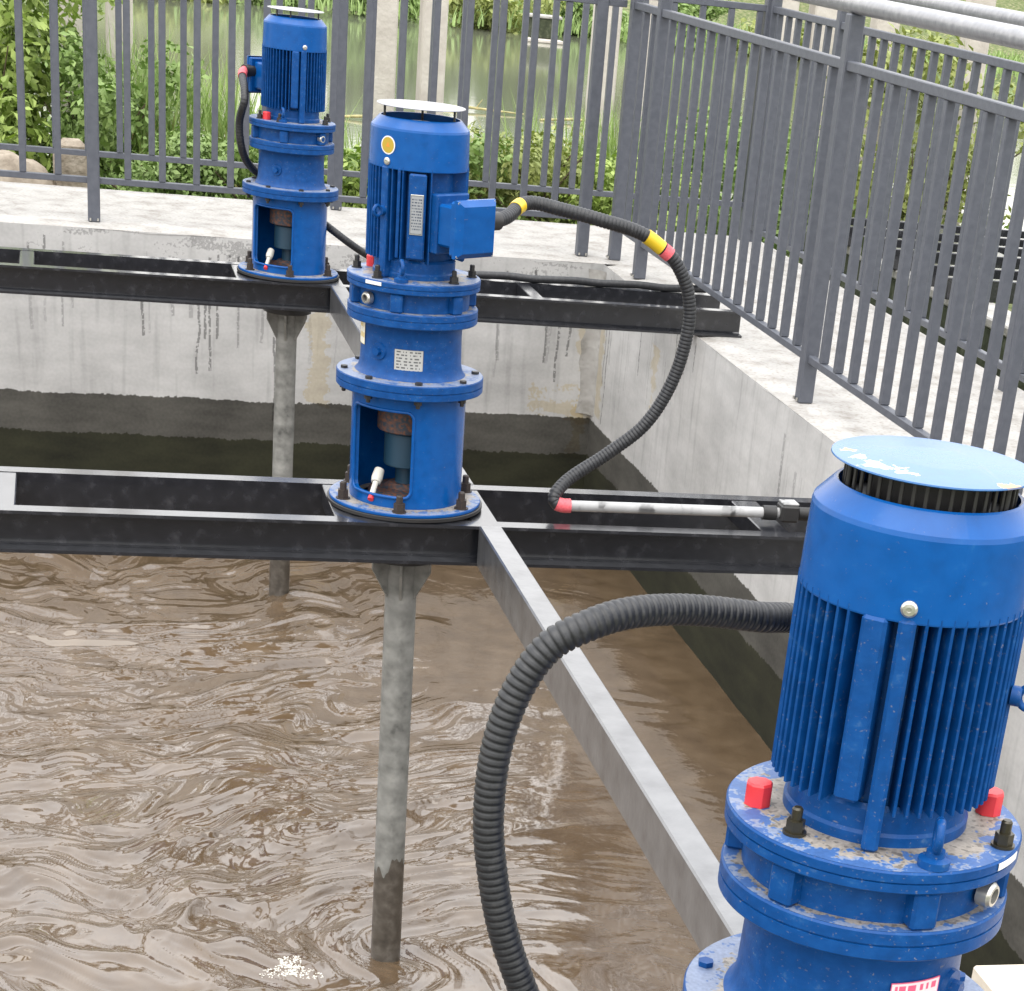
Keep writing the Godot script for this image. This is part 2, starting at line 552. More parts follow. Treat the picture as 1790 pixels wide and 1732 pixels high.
# worn wall top: sheet with a chipped inner edge
func slab_top(x0: float, x1: float, z0: float, z1: float, chip_axis: int, chip_low: bool, sd: int) -> ArrayMesh:
	var st := ST()
	st.set_smooth_group(-1)
	var n := noise(sd, 6.0, 4)
	var nx := 60 if chip_axis == 2 else 12
	var nz := 12 if chip_axis == 2 else 90
	var P := func(i: int, j: int) -> Vector3:
		var u := float(i) / nx
		var v := float(j) / nz
		var q := Vector3(lerpf(x0, x1, u), -BD, lerpf(z0, z1, v))
		var edge := (chip_axis == 2 and ((chip_low and j == 0) or (not chip_low and j == nz))) or (chip_axis == 0 and ((chip_low and i == 0) or (not chip_low and i == nx)))
		if edge:
			var k: float = n.get_noise_2d(q.x * 1.3, q.z * 1.3)
			q.y -= 0.004 + maxf(0.0, k) * 0.03
		return q
	for i in nx:
		for j in nz:
			quad(st, P.call(i, j), P.call(i, j + 1), P.call(i + 1, j + 1), P.call(i + 1, j)) if z1 > z0 else quad(st, P.call(i, j), P.call(i + 1, j), P.call(i + 1, j + 1), P.call(i, j + 1))
	return done(st)

func build_tank() -> void:
	var top := -BD - 0.004
	var bot := -2.0
	# far wall
	var streaks := []
	for s in [[3.5, -0.2, -0.45], [3.58, -0.16, -0.4], [4.05, -0.25, -0.62], [4.36, -0.24, -0.62], [4.38, -0.22, -0.78], [4.42, -0.2, -0.62], [4.32, -0.35, -0.8], [4.75, -0.3, -0.86], [4.71, -0.4, -1.02], [4.52, -0.2, -0.35], [4.48, -0.2, -0.4], [4.62, -0.15, -0.3], [5.55, -0.2, -0.62], [5.9, -0.18, -0.42], [6.13, -0.22, -0.65], [6.2, -0.22, -0.74], [6.26, -0.22, -0.6], [5.65, -0.4, -1.05], [6.05, -0.16, -0.4], [6.4, -0.16, -0.5], [3.3, -0.85, -0.91], [3.33, -0.84, -0.9]]:
		streaks.append([s[0], s[1], s[2], 0.006, 0.42])
	for k in 20:
		streaks.append([rng.randf_range(3.1, 6.5), rng.randf_range(-0.16, -0.4), rng.randf_range(-0.45, -0.8), rng.randf_range(0.003, 0.012), rng.randf_range(0.6, 0.88)])
	var rust := [[6.34, -0.2, -1.1, 0.035], [4.93, -0.3, -0.92, 0.05], [6.28, -0.75, -0.92, 0.2]]
	var len_far := XR + 4.6
	var far := thing("tank_wall", "far concrete tank wall with white walkway top and dark waterline", "wall", Vector3.ZERO)
	put("wall_face", face_mesh(Vector3(-4.6, 0, ZF), Vector3(XR, 0, ZF), top, bot, 80), wall_material("far_wall_face", wall_picture(1800, 560, len_far, top, bot, 81, streaks, rust)), far)
	put("walkway", slab_top(-4.9, 3.06, ZF, -10.25, 2, true, 82), M.concrete_top, far)
	var st := ST()
	add_box(st, Vector3(-0.92, (top + bot) / 2 - 0.03, (ZF - 10.25) / 2 - 0.004), Vector3(7.96, top - bot - 0.03, 1.345), 0.01)
	put("wall_core", done(st), M.concrete_old, far)
	# right wall
	var rs := []
	for s in [[1.55, -0.16, -0.3], [1.6, -0.18, -0.36], [1.72, -0.17, -0.32], [1.86, -0.15, -0.28], [0.9, -0.2, -0.5], [0.2, -0.16, -0.7], [0.25, -0.3, -0.9]]:
		rs.append([s[0], s[1], s[2], 0.008, 0.5])
	for k in 22:
		rs.append([rng.randf_range(0.1, 6.0), rng.randf_range(-0.13, -0.35), rng.randf_range(-0.3, -0.8), rng.randf_range(0.004, 0.016), rng.randf_range(0.66, 0.92)])
	var right := thing("tank_wall", "right concrete tank wall running past all three frames under the grey fence", "wall", Vector3.ZERO)
	put("wall_face", face_mesh(Vector3(XR, 0, ZF), Vector3(XR, 0, 1.2), top, bot, 84), wall_material("right_wall_face", wall_picture(2000, 480, 1.2 - ZF, top, bot, 85, rs, [[0.12, -0.2, -0.9, 0.08], [1.2, -0.3, -0.6, 0.07]])), right)
	put("walkway", slab_top(XR, 3.06, ZF, 1.6, 0, true, 86), M.concrete_top, right)
	st = ST()
	add_box(st, Vector3((XR + 3.06) / 2 + 0.004, (top + bot) / 2 - 0.03, (ZF + 1.6) / 2 + 0.01), Vector3(3.06 - XR - 0.004, top - bot - 0.03, 1.6 - ZF - 0.03), 0.01)
	put("wall_core", done(st), M.concrete_old, right)
	# cement fillet in the corner
	st = ST()
	st.set_smooth_group(1)
	var nn := noise(88, 4.0, 3)
	for j in 14:
		var y0 := lerpf(top - 0.03, -0.9, j / 14.0)
		var y1 := lerpf(top - 0.03, -0.9, (j + 1) / 14.0)
		for i in 6:
			var A := []
			for e in [[i, y0], [i + 1, y0], [i + 1, y1], [i, y1]]:
				var a: float = e[0] / 6.0 * PI / 2
				var rr: float = 0.085 + nn.get_noise_2d(e[1] * 3.0, 0.0) * 0.03
				A.append(Vector3(XR - rr + rr * sin(a), e[1], ZF + rr - rr * cos(a)))
			quad(st, A[3], A[2], A[1], A[0])
	put("corner_fillet", done(st), M.concrete_old, far)
	# left and near walls close the tank outside the picture
	for w in [["left", Vector3(-4.75, -1.06, -4.0), Vector3(0.3, 1.88, 10.4)], ["near", Vector3(-0.9, -1.06, 1.4), Vector3(7.7, 1.88, 0.36)]]:
		st = ST()
		add_box(st, w[1], w[2], 0.012)
		var o := put("tank_wall", done(st), M.concrete_old, self)
		tag(o, "left concrete wall closing the tank outside the picture" if w[0] == "left" else "near concrete wall closing the tank below the camera", "wall")

# ---------------------------------------------------------------- churning water
func build_water() -> void:
	var xs := PackedFloat32Array()
	var zs := PackedFloat32Array()
	var x := -4.6
	while x < XR + 0.01:
		xs.append(x)
		x += 0.0085 if x > -1.45 and x < 1.0 else (0.02 if x > -1.6 else 0.15)
	xs.append(XR + 0.01)
	var z := ZF - 0.01
	while z < 1.25:
		zs.append(z)
		z += 0.0085 if z > -5.4 and z < -3.15 else (0.0125 if z < -3.0 else 0.15)
	var warp := noise(101, 0.9, 3)
	var warp2 := noise(102, 0.9, 3)
	var big := noise(103, 1.0, 2)
	var ridge := noise(104, 1.0, 4)
	ridge.fractal_type = FastNoiseLite.FRACTAL_RIDGED
	var mid := noise(105, 1.0, 3)
	var fine := noise(106, 1.0, 2)
	var area := noise(107, 0.55, 2)
	var nx := xs.size()
	var nz := zs.size()
	var hs := PackedFloat32Array()
	hs.resize(nx * nz)
	var shafts := [Vector2(0, 0), Vector2(0, -STEP), Vector2(0, -2 * STEP)]
	for j in nz:
		for i in nx:
			var p := Vector2(xs[i], zs[j])
			var q := p
			var dent := 0.0
			for s in shafts:
				var d: Vector2 = q - s
				var r := d.length()
				if r < 2.6:
					q = s + d.rotated(1.5 * exp(-r * 1.5))
				dent -= 0.012 * exp(-r * r * 60.0)
			q += Vector2(warp.get_noise_2d(q.x, q.y), warp2.get_noise_2d(q.x, q.y)) * 0.32
			var calm := 1.0 - 0.93 * smoothstep(0.25, 0.75, p.x + warp.get_noise_2d(p.x, p.y) * 0.3)
			calm *= 0.2 + 0.8 * smoothstep(-8.3, -7.4, p.y)
			var a := area.get_noise_2d(p.x + 0.6, p.y * 0.9)
			var act := calm * (0.5 + 0.5 * smoothstep(-0.35, 0.2, a))
			var h := 0.0
			var m := mid.get_noise_2d(q.x * 2.0 + 9.0, q.y * 3.0)
			h += big.get_noise_2d(q.x * 0.95, q.y * 2.1) * 0.041
			h += (ridge.get_noise_2d(q.x * 0.85, q.y * 2.5) - 0.3) * 0.026
			h += mid.get_noise_2d(q.x * 2.6, q.y * 7.0) * 0.0105 * (0.4 + 0.8 * smoothstep(-0.2, 0.3, m))
			h += fine.get_noise_2d(q.x * 20.0, q.y * 42.0) * 0.0011 * smoothstep(-0.05, 0.25, m)
			if p.y > -7.0:
				h += fine.get_noise_2d(q.x * 34.0 + 40.0, q.y * 62.0) * 0.0009 * smoothstep(0.0, 0.4, mid.get_noise_2d(q.x * 2.6 + 30.0, q.y * 2.6))
			hs[j * nx + i] = h * act + dent
	var verts := PackedVector3Array()
	var norms := PackedVector3Array()
	var idx := PackedInt32Array()
	verts.resize(nx * nz)
	norms.resize(nx * nz)
	for j in nz:
		for i in nx:
			var k := j * nx + i
			verts[k] = Vector3(xs[i], YW + hs[k], zs[j])
			var i0 := maxi(i - 1, 0)
			var i1 := mini(i + 1, nx - 1)
			var j0 := maxi(j - 1, 0)
			var j1 := mini(j + 1, nz - 1)
			norms[k] = Vector3(-(hs[j * nx + i1] - hs[j * nx + i0]) / (xs[i1] - xs[i0]), 1.0, -(hs[j1 * nx + i] - hs[j0 * nx + i]) / (zs[j1] - zs[j0])).normalized()
	for j in nz - 1:
		for i in nx - 1:
			var k := j * nx + i
			idx.append_array([k, k + 1, k + nx, k + 1, k + nx + 1, k + nx])
	var arr := []
	arr.resize(Mesh.ARRAY_MAX)
	arr[Mesh.ARRAY_VERTEX] = verts
	arr[Mesh.ARRAY_NORMAL] = norms
	arr[Mesh.ARRAY_INDEX] = idx
	var am := ArrayMesh.new()
	am.add_surface_from_arrays(Mesh.PRIMITIVE_TRIANGLES, arr)
	structure("tank_water", am, M.sludge_water)
	# a patch of froth turning in the eddy
	var fx := xs.bsearch(-0.31)
	var fz := zs.bsearch(-3.5)
	var st := ST()
	var r := RandomNumberGenerator.new()
	r.seed = 909
	for k in 420:
		var a := r.randf() * TAU
		var d := 0.055 * pow(r.randf(), 0.7) * (1.0 + 0.5 * sin(a * 3.0))
		var br := r.randf_range(0.0012, 0.0042)
		var ox := d * cos(a) * 1.3
		var oz := d * sin(a)
		var hk := clampi(fz + int(round(oz / 0.0085)), 0, nz - 1) * nx + clampi(fx + int(round(ox / 0.0085)), 0, nx - 1)
		add_lathe(st, v2([br, 0.0, br * 0.85, br * 0.5, br * 0.45, br * 0.85, 0.0, br]), 7, Vector3(xs[fx] + ox, YW - 0.001 + hs[hk], zs[fz] + oz), true)
	var fo := put("froth", done(st), M.white_plastic, self)
	fo.set_meta("kind", "stuff")
	tag(fo, "small white patch of froth on the water left of the near shaft tube", "froth")

# ---------------------------------------------------------------- second tank behind the walkway
func build_neighbour_tank() -> void:
	var t := thing("neighbour_tank", "second open tank with mossy dark walls beyond the right walkway", "tank", Vector3.ZERO)
	for w in [[Vector3(3.72, -1.1, -4.5), Vector3(0.2, 1.9, 13.0)], [Vector3(7.4, -1.1, -11.1), Vector3(7.1, 1.9, 0.24)], [Vector3(11.0, -1.1, -4.5), Vector3(0.2, 1.9, 13.0)]]:
		put("wall", box_mesh(w[1], 0.01), M.mossy_wall, t, w[0])
		put("coping", box_mesh(Vector3(w[1].x + 0.04, 0.05, w[1].z + 0.04) if w[1].x > 1.0 else Vector3(w[1].x + 0.03, 0.05, w[1].z - 0.2), 0.008), M.concrete_old, t, w[0] + Vector3(0, 0.9765, 0))
	var p := PlaneMesh.new()
	p.size = Vector2(7.16, 13.0)
	var w2 := structure("neighbour_water", p, M.pond_water)
	w2.position = Vector3(7.4, -1.2, -4.5)
	var zs := [-7.3, -8.6, -9.5, -10.3]
	for k in 4:
		var f := thing("beam_frame", "black twin steel frame with pale top across the second tank, %s" % ["nearest one", "second nearest", "third nearest", "farthest one"][k], "beam frame", Vector3(7.3, 0.0, zs[k]), 0.0, "steel frames over the second tank")
		for s in [-1, 1]:
			put("channel_rail", box_mesh(Vector3(7.5, BD, 0.055), 0.004), M.black_steel, f, Vector3(0, -BD / 2 + 0.015, 0.2 * s))
		for j in 5:
			put("cross_member", box_mesh(Vector3(0.08, 0.06, 0.342)), M.black_steel, f, Vector3(-3.0 + 1.5 * j, -0.03, 0))

# ---------------------------------------------------------------- steel frames over the tank
func channel(x0: float, x1: float, outward: float) -> ArrayMesh:
	# channel iron along X, outer flange tips at z = 0, web inside; outward = +1 flanges point to +Z
	var fl := 0.053
	var tw := 0.006
	var tf := 0.009
	var poly := PackedVector2Array([Vector2(0, 0), Vector2(-fl, 0), Vector2(-fl, -BD), Vector2(0, -BD), Vector2(0, -BD + tf), Vector2(-fl + tw + 0.004, -BD + tf + 0.003), Vector2(-fl + tw, -BD + tf + 0.007), Vector2(-fl + tw, -tf - 0.007), Vector2(-fl + tw + 0.004, -tf - 0.003), Vector2(0, -tf)])
	var st := ST()
	# local x of the polygon is world z * outward, local y is up, pushed along world x
	var xf := Transform3D(Basis(Vector3(0, 0, outward), Vector3(0, 1, 0), Vector3(-outward, 0, 0)), Vector3.ZERO)
	if outward > 0:
		add_prism(st, poly, -x1, -x0, xf)
	else:
		add_prism(st, poly, x0, x1, xf)
	return done(st)

func frame(called_label: String, z: float, x0: float, x1: float, members: Array) -> Node3D:
	var f := thing("beam_frame", called_label, "beam frame", Vector3(0, 0, z), 0.0, "black twin channel frames carrying the mixers")
	for s in [1.0, -1.0]:
		put("channel_rail", channel(x0, x1, s), M.black_steel, f, Vector3(0, 0, FZ * s))
	for m in members:
		put("cross_member", box_mesh(Vector3(m[1], 0.06, 2 * (FZ - 0.053) - 0.003), 0.003), M.black_steel, f, Vector3(m[0], -0.0315, 0))
	var st := ST()
	# mounting plate with the hole for the shaft, between the rails
	add_lathe(st, v2([0.07, -0.012, 0.163, -0.012, 0.163, -0.0015, 0.07, -0.0015, 0.07, -0.012]), 40)
	for sx in [-1, 1]:
		add_box(st, Vector3(sx * 0.19, -0.03, 0), Vector3(0.075, 0.057, 2 * (FZ - 0.053) - 0.003), 0.002)
	put("mounting_plate", done(st), M.black_steel, f)
	return f

func build_frames() -> void:
	frame("black twin channel frame under the middle mixer", -STEP, -4.6, 2.02, [[-1.125, 0.115], [1.05, 0.082], [-2.4, 0.08]])
	frame("black twin channel frame under the far mixer, resting on the wall top", -2 * STEP, -4.6, 2.02, [[-1.08, 0.06], [1.078, 0.055], [-2.4, 0.06]])
	frame("black twin channel frame under the near mixer", 0.0, -4.6, 2.02, [[-1.1, 0.08], [1.05, 0.08]])
	# short end plates on the wall
	for k in [1, 2]:
		var st := ST()
		add_box(st, Vector3(2.023, -BD / 2, 0), Vector3(0.008, BD - 0.002, 2 * FZ - 0.002), 0.001)
		var f: Node = get_node("beam_frame" if k == 1 else "beam_frame_001")
		put("end_plate", done(st), M.black_steel, f)
	for k in 2:
		var z0 := -STEP * k - FZ - 0.0015
		var z1 := -STEP * (k + 1) + FZ + 0.0015
		var st := ST()
		add_box(st, Vector3(0, -BD / 2 + 0.001, (z0 + z1) / 2), Vector3(0.0645, BD + 0.004, z0 - z1), 0.004)
		var o := put("steel_beam", done(st), M.grey_beam, self, Vector3(0.1955, 0, 0))
		tag(o, ["grey steel box beam running from the near mixer to the middle mixer", "short visible grey steel box beam between the middle and the far mixer"][k], "beam", "grey box beams linking the frames")
	var stb := ST()
	add_box(stb, Vector3(1.18, 0.02, -0.32), Vector3(1.3, 0.034, 0.75), 0.004)
	var bo := put("plank", done(stb), M.board_wood, self)
	tag(bo, "cream board lying across the frame behind the near mixer, at the right edge", "board")

# ---------------------------------------------------------------- fences
func fence(label: String, a: Vector3, b: Vector3, posts: Array, phase: float, pitch: float, handrail: bool, y_bottom: float, y_top: float) -> Node3D:
	# a, b: ends on the walkway; posts: distances along
	var L := a.distance_to(b)
	var az := atan2(-(b - a).z, (b - a).x)
	var f := thing("railing", label, "railing", a, az, "grey steel railings round the walkway")
	var st := ST()
	var yb := y_bottom - a.y
	var yt := y_top - a.y
	add_box(st, Vector3(L / 2, yb - 0.015, 0), Vector3(L, 0.03, 0.03), 0.003)
	put("bottom_rail", done(st), M.fence_paint, f)
	st = ST()
	add_box(st, Vector3(L / 2, yt - 0.0175, 0), Vector3(L, 0.035, 0.04), 0.003)
	put("top_rail", done(st), M.fence_paint, f)
	var pm := box_mesh(Vector3(0.06, 1.415, 0.06), 0.005)
	var cap := box_mesh(Vector3(0.1, 0.008, 0.1), 0.002)
	for d in posts:
		var p := put("post", pm, M.fence_paint, f, Vector3(d, 0.7075, 0))
		for s in [-1, 1]:
			put("anchor_bolt", lathe(v2([0.005, 0, 0.005, 0.012, 0, 0.012]), 6), M.bright_metal, p, Vector3(0.018 * s, -0.7, 0.036))
	var km := box_mesh(Vector3(0.033, yt - 0.036 - yb, 0.033), 0.003)
	var d := phase
	while d < L:
		var clear := true
		for e in posts:
			if absf(e - d) < 0.05:
				clear = false
		if clear:
			put("picket", km, M.fence_paint, f, Vector3(d, (yt - 0.036 + yb) / 2 + 0.0005, 0))
		d += pitch
	if handrail:
		put("handrail", rod(Vector3(-0.03, 1.447, 0), Vector3(L + 0.03, 1.447, 0), 0.0325, 20), M.steel_pipe, f)
	return f

func build_fences() -> void:
	var y := -BD
	fence("grey railing along the inner edge of the far walkway behind the far mixer", Vector3(-4.546, y, -9.09), Vector3(1.86, y, -9.09), [1.253, 3.766, 6.279], 0.0805, 0.1675, true, 0.098, 1.145)
	fence("grey railing on the right wall top with the thick near post", Vector3(1.9, y, -9.03), Vector3(1.9, y, 0.6), [0.0, 0.55, 3.28, 6.01, 8.74], 0.04, 0.1706, true, 0.075, 1.145)
	fence("grey railing along the outer edge of the far walkway before the bushes", Vector3(-4.65, y, -10.12), Vector3(2.95, y, -10.12), [0.17, 2.684, 5.196, 7.6], 0.005, 0.1675, true, 0.098, 1.155)
	fence("grey railing on the outer side of the right walkway before the second tank", Vector3(2.97, y - 0.02, -10.12), Vector3(2.97, y - 0.02, 0.6), [0.03, 1.2, 3.93, 6.66, 9.39], 0.135, 0.1706, true, -0.01, 1.155)

# ---------------------------------------------------------------- mixers
func hex_bolt(st: SurfaceTool, at: Vector3, r: float, h: float, stud_r: float, stud_h: float) -> void:
	var poly := PackedVector2Array()
	for k in 6:
		poly.append(Vector2(cos(TAU * k / 6), sin(TAU * k / 6)) * r)
	add_prism(st, poly, 0.0, h, Transform3D(Basis(Vector3(1, 0, 0), Vector3(0, 0, -1), Vector3(0, 1, 0)), at))
	if stud_h > 0:
		add_lathe(st, v2([stud_r, h, stud_r, h + stud_h * 0.85, stud_r * 0.7, h + stud_h, 0, h + stud_h]), 12, at)

func bolt_mesh(r: float, h: float, sr: float, sh: float, washer := true) -> ArrayMesh:
	var st := ST()
	if washer:
		add_lathe(st, v2([r * 1.25, 0, r * 1.25, 0.003, 0, 0.003]), 20)
	hex_bolt(st, Vector3(0, 0.0032 if washer else 0.0, 0), r, h, sr, sh)
	return done(st)

# drum with arched windows cut through the wall
func drum_mesh(ro: float, ri: float, y0: float, y1: float, wins: Array, hw: float, wy0: float, wy1: float, rc: float) -> ArrayMesh:
	var st := ST()
	var segs := 120
	var bounds := func(a: float) -> Vector2:
		for w in wins:
			var d := absf(wrapf(a - w, -180.0, 180.0))
			if d <= hw + 0.001:
				var edge := deg_to_rad(hw - d) * ro
				var cut := 0.0
				if edge < rc:
					cut = rc - sqrt(maxf(0.0, rc * rc - (rc - edge) * (rc - edge)))
				return Vector2(wy0 + cut, wy1 - cut)
		return Vector2(-1, -1)
	var angles := []
	for i in segs:
		angles.append(360.0 * i / segs)
	for w in wins:
		for e in [-hw - 0.01, -hw, -hw + 0.7, -hw + 1.6, hw - 1.6, hw - 0.7, hw, hw + 0.01]:
			angles.append(fposmod(w + e, 360.0))
	angles.sort()
	angles.append(angles[0] + 360.0)
	for i in angles.size() - 1:
		var a: float = angles[i]
		var b: float = angles[i + 1]
		if b - a < 1e-5:
			continue
		var ba: Vector2 = bounds.call(a)
		var bb: Vector2 = bounds.call(b)
		var spans := []
		if ba.x < 0 or bb.x < 0:
			spans = [[y0, y1, y0, y1]]
		else:
			spans = [[y0, ba.x, y0, bb.x], [ba.y, y1, bb.y, y1]]
		for s in spans:
			st.set_smooth_group(1)
			quad(st, dir(a) * ro + Vector3.UP * s[0], dir(b) * ro + Vector3.UP * s[2], dir(b) * ro + Vector3.UP * s[3], dir(a) * ro + Vector3.UP * s[1])
			st.set_smooth_group(2)
			quad(st, dir(b) * ri + Vector3.UP * s[2], dir(a) * ri + Vector3.UP * s[0], dir(a) * ri + Vector3.UP * s[1], dir(b) * ri + Vector3.UP * s[3])
		st.set_smooth_group(-1)
		if spans.size() == 2:
			quad(st, dir(a) * ro + Vector3.UP * ba.x, dir(b) * ro + Vector3.UP * bb.x, dir(b) * ri + Vector3.UP * bb.x, dir(a) * ri + Vector3.UP * ba.x)
			quad(st, dir(a) * ri + Vector3.UP * ba.y, dir(b) * ri + Vector3.UP * bb.y, dir(b) * ro + Vector3.UP * bb.y, dir(a) * ro + Vector3.UP * ba.y)
	for w in wins:
		for s in [-1, 1]:
			var a: float = w + hw * s
			var p := [dir(a) * ro + Vector3.UP * (wy0 + rc), dir(a) * ri + Vector3.UP * (wy0 + rc), dir(a) * ri + Vector3.UP * (wy1 - rc), dir(a) * ro + Vector3.UP * (wy1 - rc)]
			if s < 0:
				quad(st, p[0], p[1], p[2], p[3])
			else:
				quad(st, p[3], p[2], p[1], p[0])
	return done(st)

func window_frame_mesh(r: float, w: float, hw: float, wy0: float, wy1: float, rc: float) -> ArrayMesh:
	var path := PackedVector3Array()
	var half := deg_to_rad(hw) * r
	var loop := []
	for c in [[half - rc, wy0 + rc, -90.0], [half - rc, wy1 - rc, 0.0], [-half + rc, wy1 - rc, 90.0], [-half + rc, wy0 + rc, 180.0]]:
		for k in 7:
			var a := deg_to_rad(c[2] + 15.0 * k)
			loop.append(Vector2(c[0] + rc * cos(a), c[1] + rc * sin(a)))
	loop.append(loop[0])
	var fine := []
	for i in loop.size() - 1:
		var n := maxi(1, int(loop[i].distance_to(loop[i + 1]) / 0.012))
		for k in n:
			fine.append(loop[i].lerp(loop[i + 1], float(k) / n))
	fine.append(loop[0])
	for p in fine:
		path.append(dir(w + rad_to_deg(p.x / r)) * (r + 0.001) + Vector3.UP * p.y)
	return tube(path, 0.0045, 8)

func curved_plate(r: float, az: float, y0: float, y1: float, width: float, thick := 0.0012, n := 10) -> ArrayMesh:
	var st := ST()
	var hw := rad_to_deg(width / 2 / r)
	for i in n:
		var a := az - hw + 2 * hw * i / n
		var b := az - hw + 2 * hw * (i + 1) / n
		var ro := r + thick
		st.set_smooth_group(1)
		var q := [dir(a) * ro + Vector3.UP * y0, dir(b) * ro + Vector3.UP * y0, dir(b) * ro + Vector3.UP * y1, dir(a) * ro + Vector3.UP * y1]
		var uv := [Vector2(float(i) / n, 1), Vector2(float(i + 1) / n, 1), Vector2(float(i + 1) / n, 0), Vector2(float(i) / n, 0)]
		for k in [0, 2, 1, 0, 3, 2]:
			st.set_uv(uv[k])
			st.add_vertex(q[k])
		st.set_smooth_group(-1)
		st.set_uv(Vector2.ZERO)
		quad(st, dir(a) * ro + Vector3.UP * y1, dir(b) * ro + Vector3.UP * y1, dir(b) * r + Vector3.UP * y1, dir(a) * r + Vector3.UP * y1)
		quad(st, dir(a) * r + Vector3.UP * y0, dir(b) * r + Vector3.UP * y0, dir(b) * ro + Vector3.UP * y0, dir(a) * ro + Vector3.UP * y0)
	return done(st)

# printed plate: rows of small dark dashes like a stamped rating plate
func plate_picture(sd: int, w: int, h: int, ground: Color, ink: Color, rows: int) -> StandardMaterial3D:
	var r2 := RandomNumberGenerator.new()
	r2.seed = sd
	var im := Image.create(w, h, false, Image.FORMAT_RGB8)
	im.fill(ground)
	im.fill_rect(Rect2i(0, 0, w, 2), ink)
	im.fill_rect(Rect2i(0, h - 2, w, 2), ink)
	im.fill_rect(Rect2i(0, 0, 2, h), ink)
	im.fill_rect(Rect2i(w - 2, 0, 2, h), ink)
	for k in rows:
		var y := int(h * (0.08 + 0.86 * k / rows))
		var x := int(w * 0.08)
		while x < int(w * 0.9):
			var n := r2.randi_range(int(w * 0.03), int(w * 0.16))
			im.fill_rect(Rect2i(x, y, mini(n, int(w * 0.92) - x), maxi(2, int(h * 0.42 / rows))), ink)
			x += n + r2.randi_range(int(w * 0.02), int(w * 0.1))
	var m := StandardMaterial3D.new()
	m.albedo_texture = ImageTexture.create_from_image(im)
	m.roughness = 0.35
	m.metallic_specular = 0.5
	return m

# flange top seen from above: paint, dried dirt with an outline of its own, scuffs
func dirty_top(sd: int, r: float, inner: float, amount: float, dust: float) -> StandardMaterial3D:
	var n := 384
	var im := Image.create(n, n, false, Image.FORMAT_RGB8)
	var patch := noise(sd, 18.0, 5)
	var grain := noise(sd + 1, 130.0, 3)
	var spots := noise(sd + 2, 60.0, 2)
	for y in n:
		for x in n:
			var p := Vector2(x + 0.5 - n / 2.0, y + 0.5 - n / 2.0) / (n / 2.0) * r
			var g := grain.get_noise_2d(p.x, p.y)
			var k := patch.get_noise_2d(p.x, p.y)
			var c := Vector3(0.045, 0.115, 0.3) * (1.0 + 0.25 * k + 0.15 * g)
			var sp := spots.get_noise_2d(p.x, p.y)
			if k + g * 0.4 + spots.get_noise_2d(p.x + 3.0, p.y) * 0.4 > 0.3 - dust * 0.8:
				c = Vector3(0.175, 0.215, 0.31) * (1.0 + 0.25 * g + 0.2 * k)
			var reach := inner + (r - inner) * (amount + 0.55 * k + 0.25 * sp + 0.12 * g)
			if p.length() < reach:
				c = Vector3(0.25, 0.225, 0.195) * (1.0 + 0.3 * g + 0.45 * k)
				if sp + 0.3 * g > 0.4:
					c *= 0.5
			im.set_pixel(x, y, Color(c.x, c.y, c.z).clamp().linear_to_srgb())
	var m := StandardMaterial3D.new()
	m.albedo_texture = ImageTexture.create_from_image(im)
	m.roughness = 0.5
	return m

# flat ring with UVs from above
func ring_top(r0: float, r1: float, y: float, segs := 64) -> ArrayMesh:
	var st := ST()
	st.set_smooth_group(1)
	for i in segs:
		var a := 360.0 * i / segs
		var b := 360.0 * (i + 1) / segs
		var q := [dir(a) * r0, dir(a) * r1, dir(b) * r1, dir(b) * r0]
		for k in [0, 2, 1, 0, 3, 2]:
			var p: Vector3 = q[k]
			st.set_uv(Vector2(p.x / r1, p.z / r1) * 0.5 + Vector2(0.5, 0.5))
			st.add_vertex(p + Vector3.UP * y)
	return done(st)

func fin_mesh(r0: float, r1: float, y0: float, y1: float) -> ArrayMesh:
	# one cast cooling fin pointing to +Z, thinner at its tip, foot end cut at a slant
	var st := ST()
	st.set_smooth_group(-1)
	var w0 := 0.0031
	var w1 := 0.0019
	var s := 0.012
	var q := []
	for side in [-1, 1]:
		q.append([Vector3(side * w0, y0 + s, r0), Vector3(side * w1, y0 + s * 0.4, r1 - 0.002), Vector3(side * w1, y1, r1 - 0.002), Vector3(side * w0, y1, r0)])
	var tip := [Vector3(0, y0 + s * 0.5, r1), Vector3(0, y1, r1)]
	quad(st, q[1][1], q[1][0], q[1][3], q[1][2])
	quad(st, q[0][0], q[0][1], q[0][2], q[0][3])
	quad(st, q[0][1], tip[0], tip[1], q[0][2])
	quad(st, tip[0], q[1][1], q[1][2], tip[1])
	quad(st, q[0][0], q[1][0], q[1][1], q[0][1])
	tri(st, q[0][1], q[1][1], tip[0])
	return done(st)

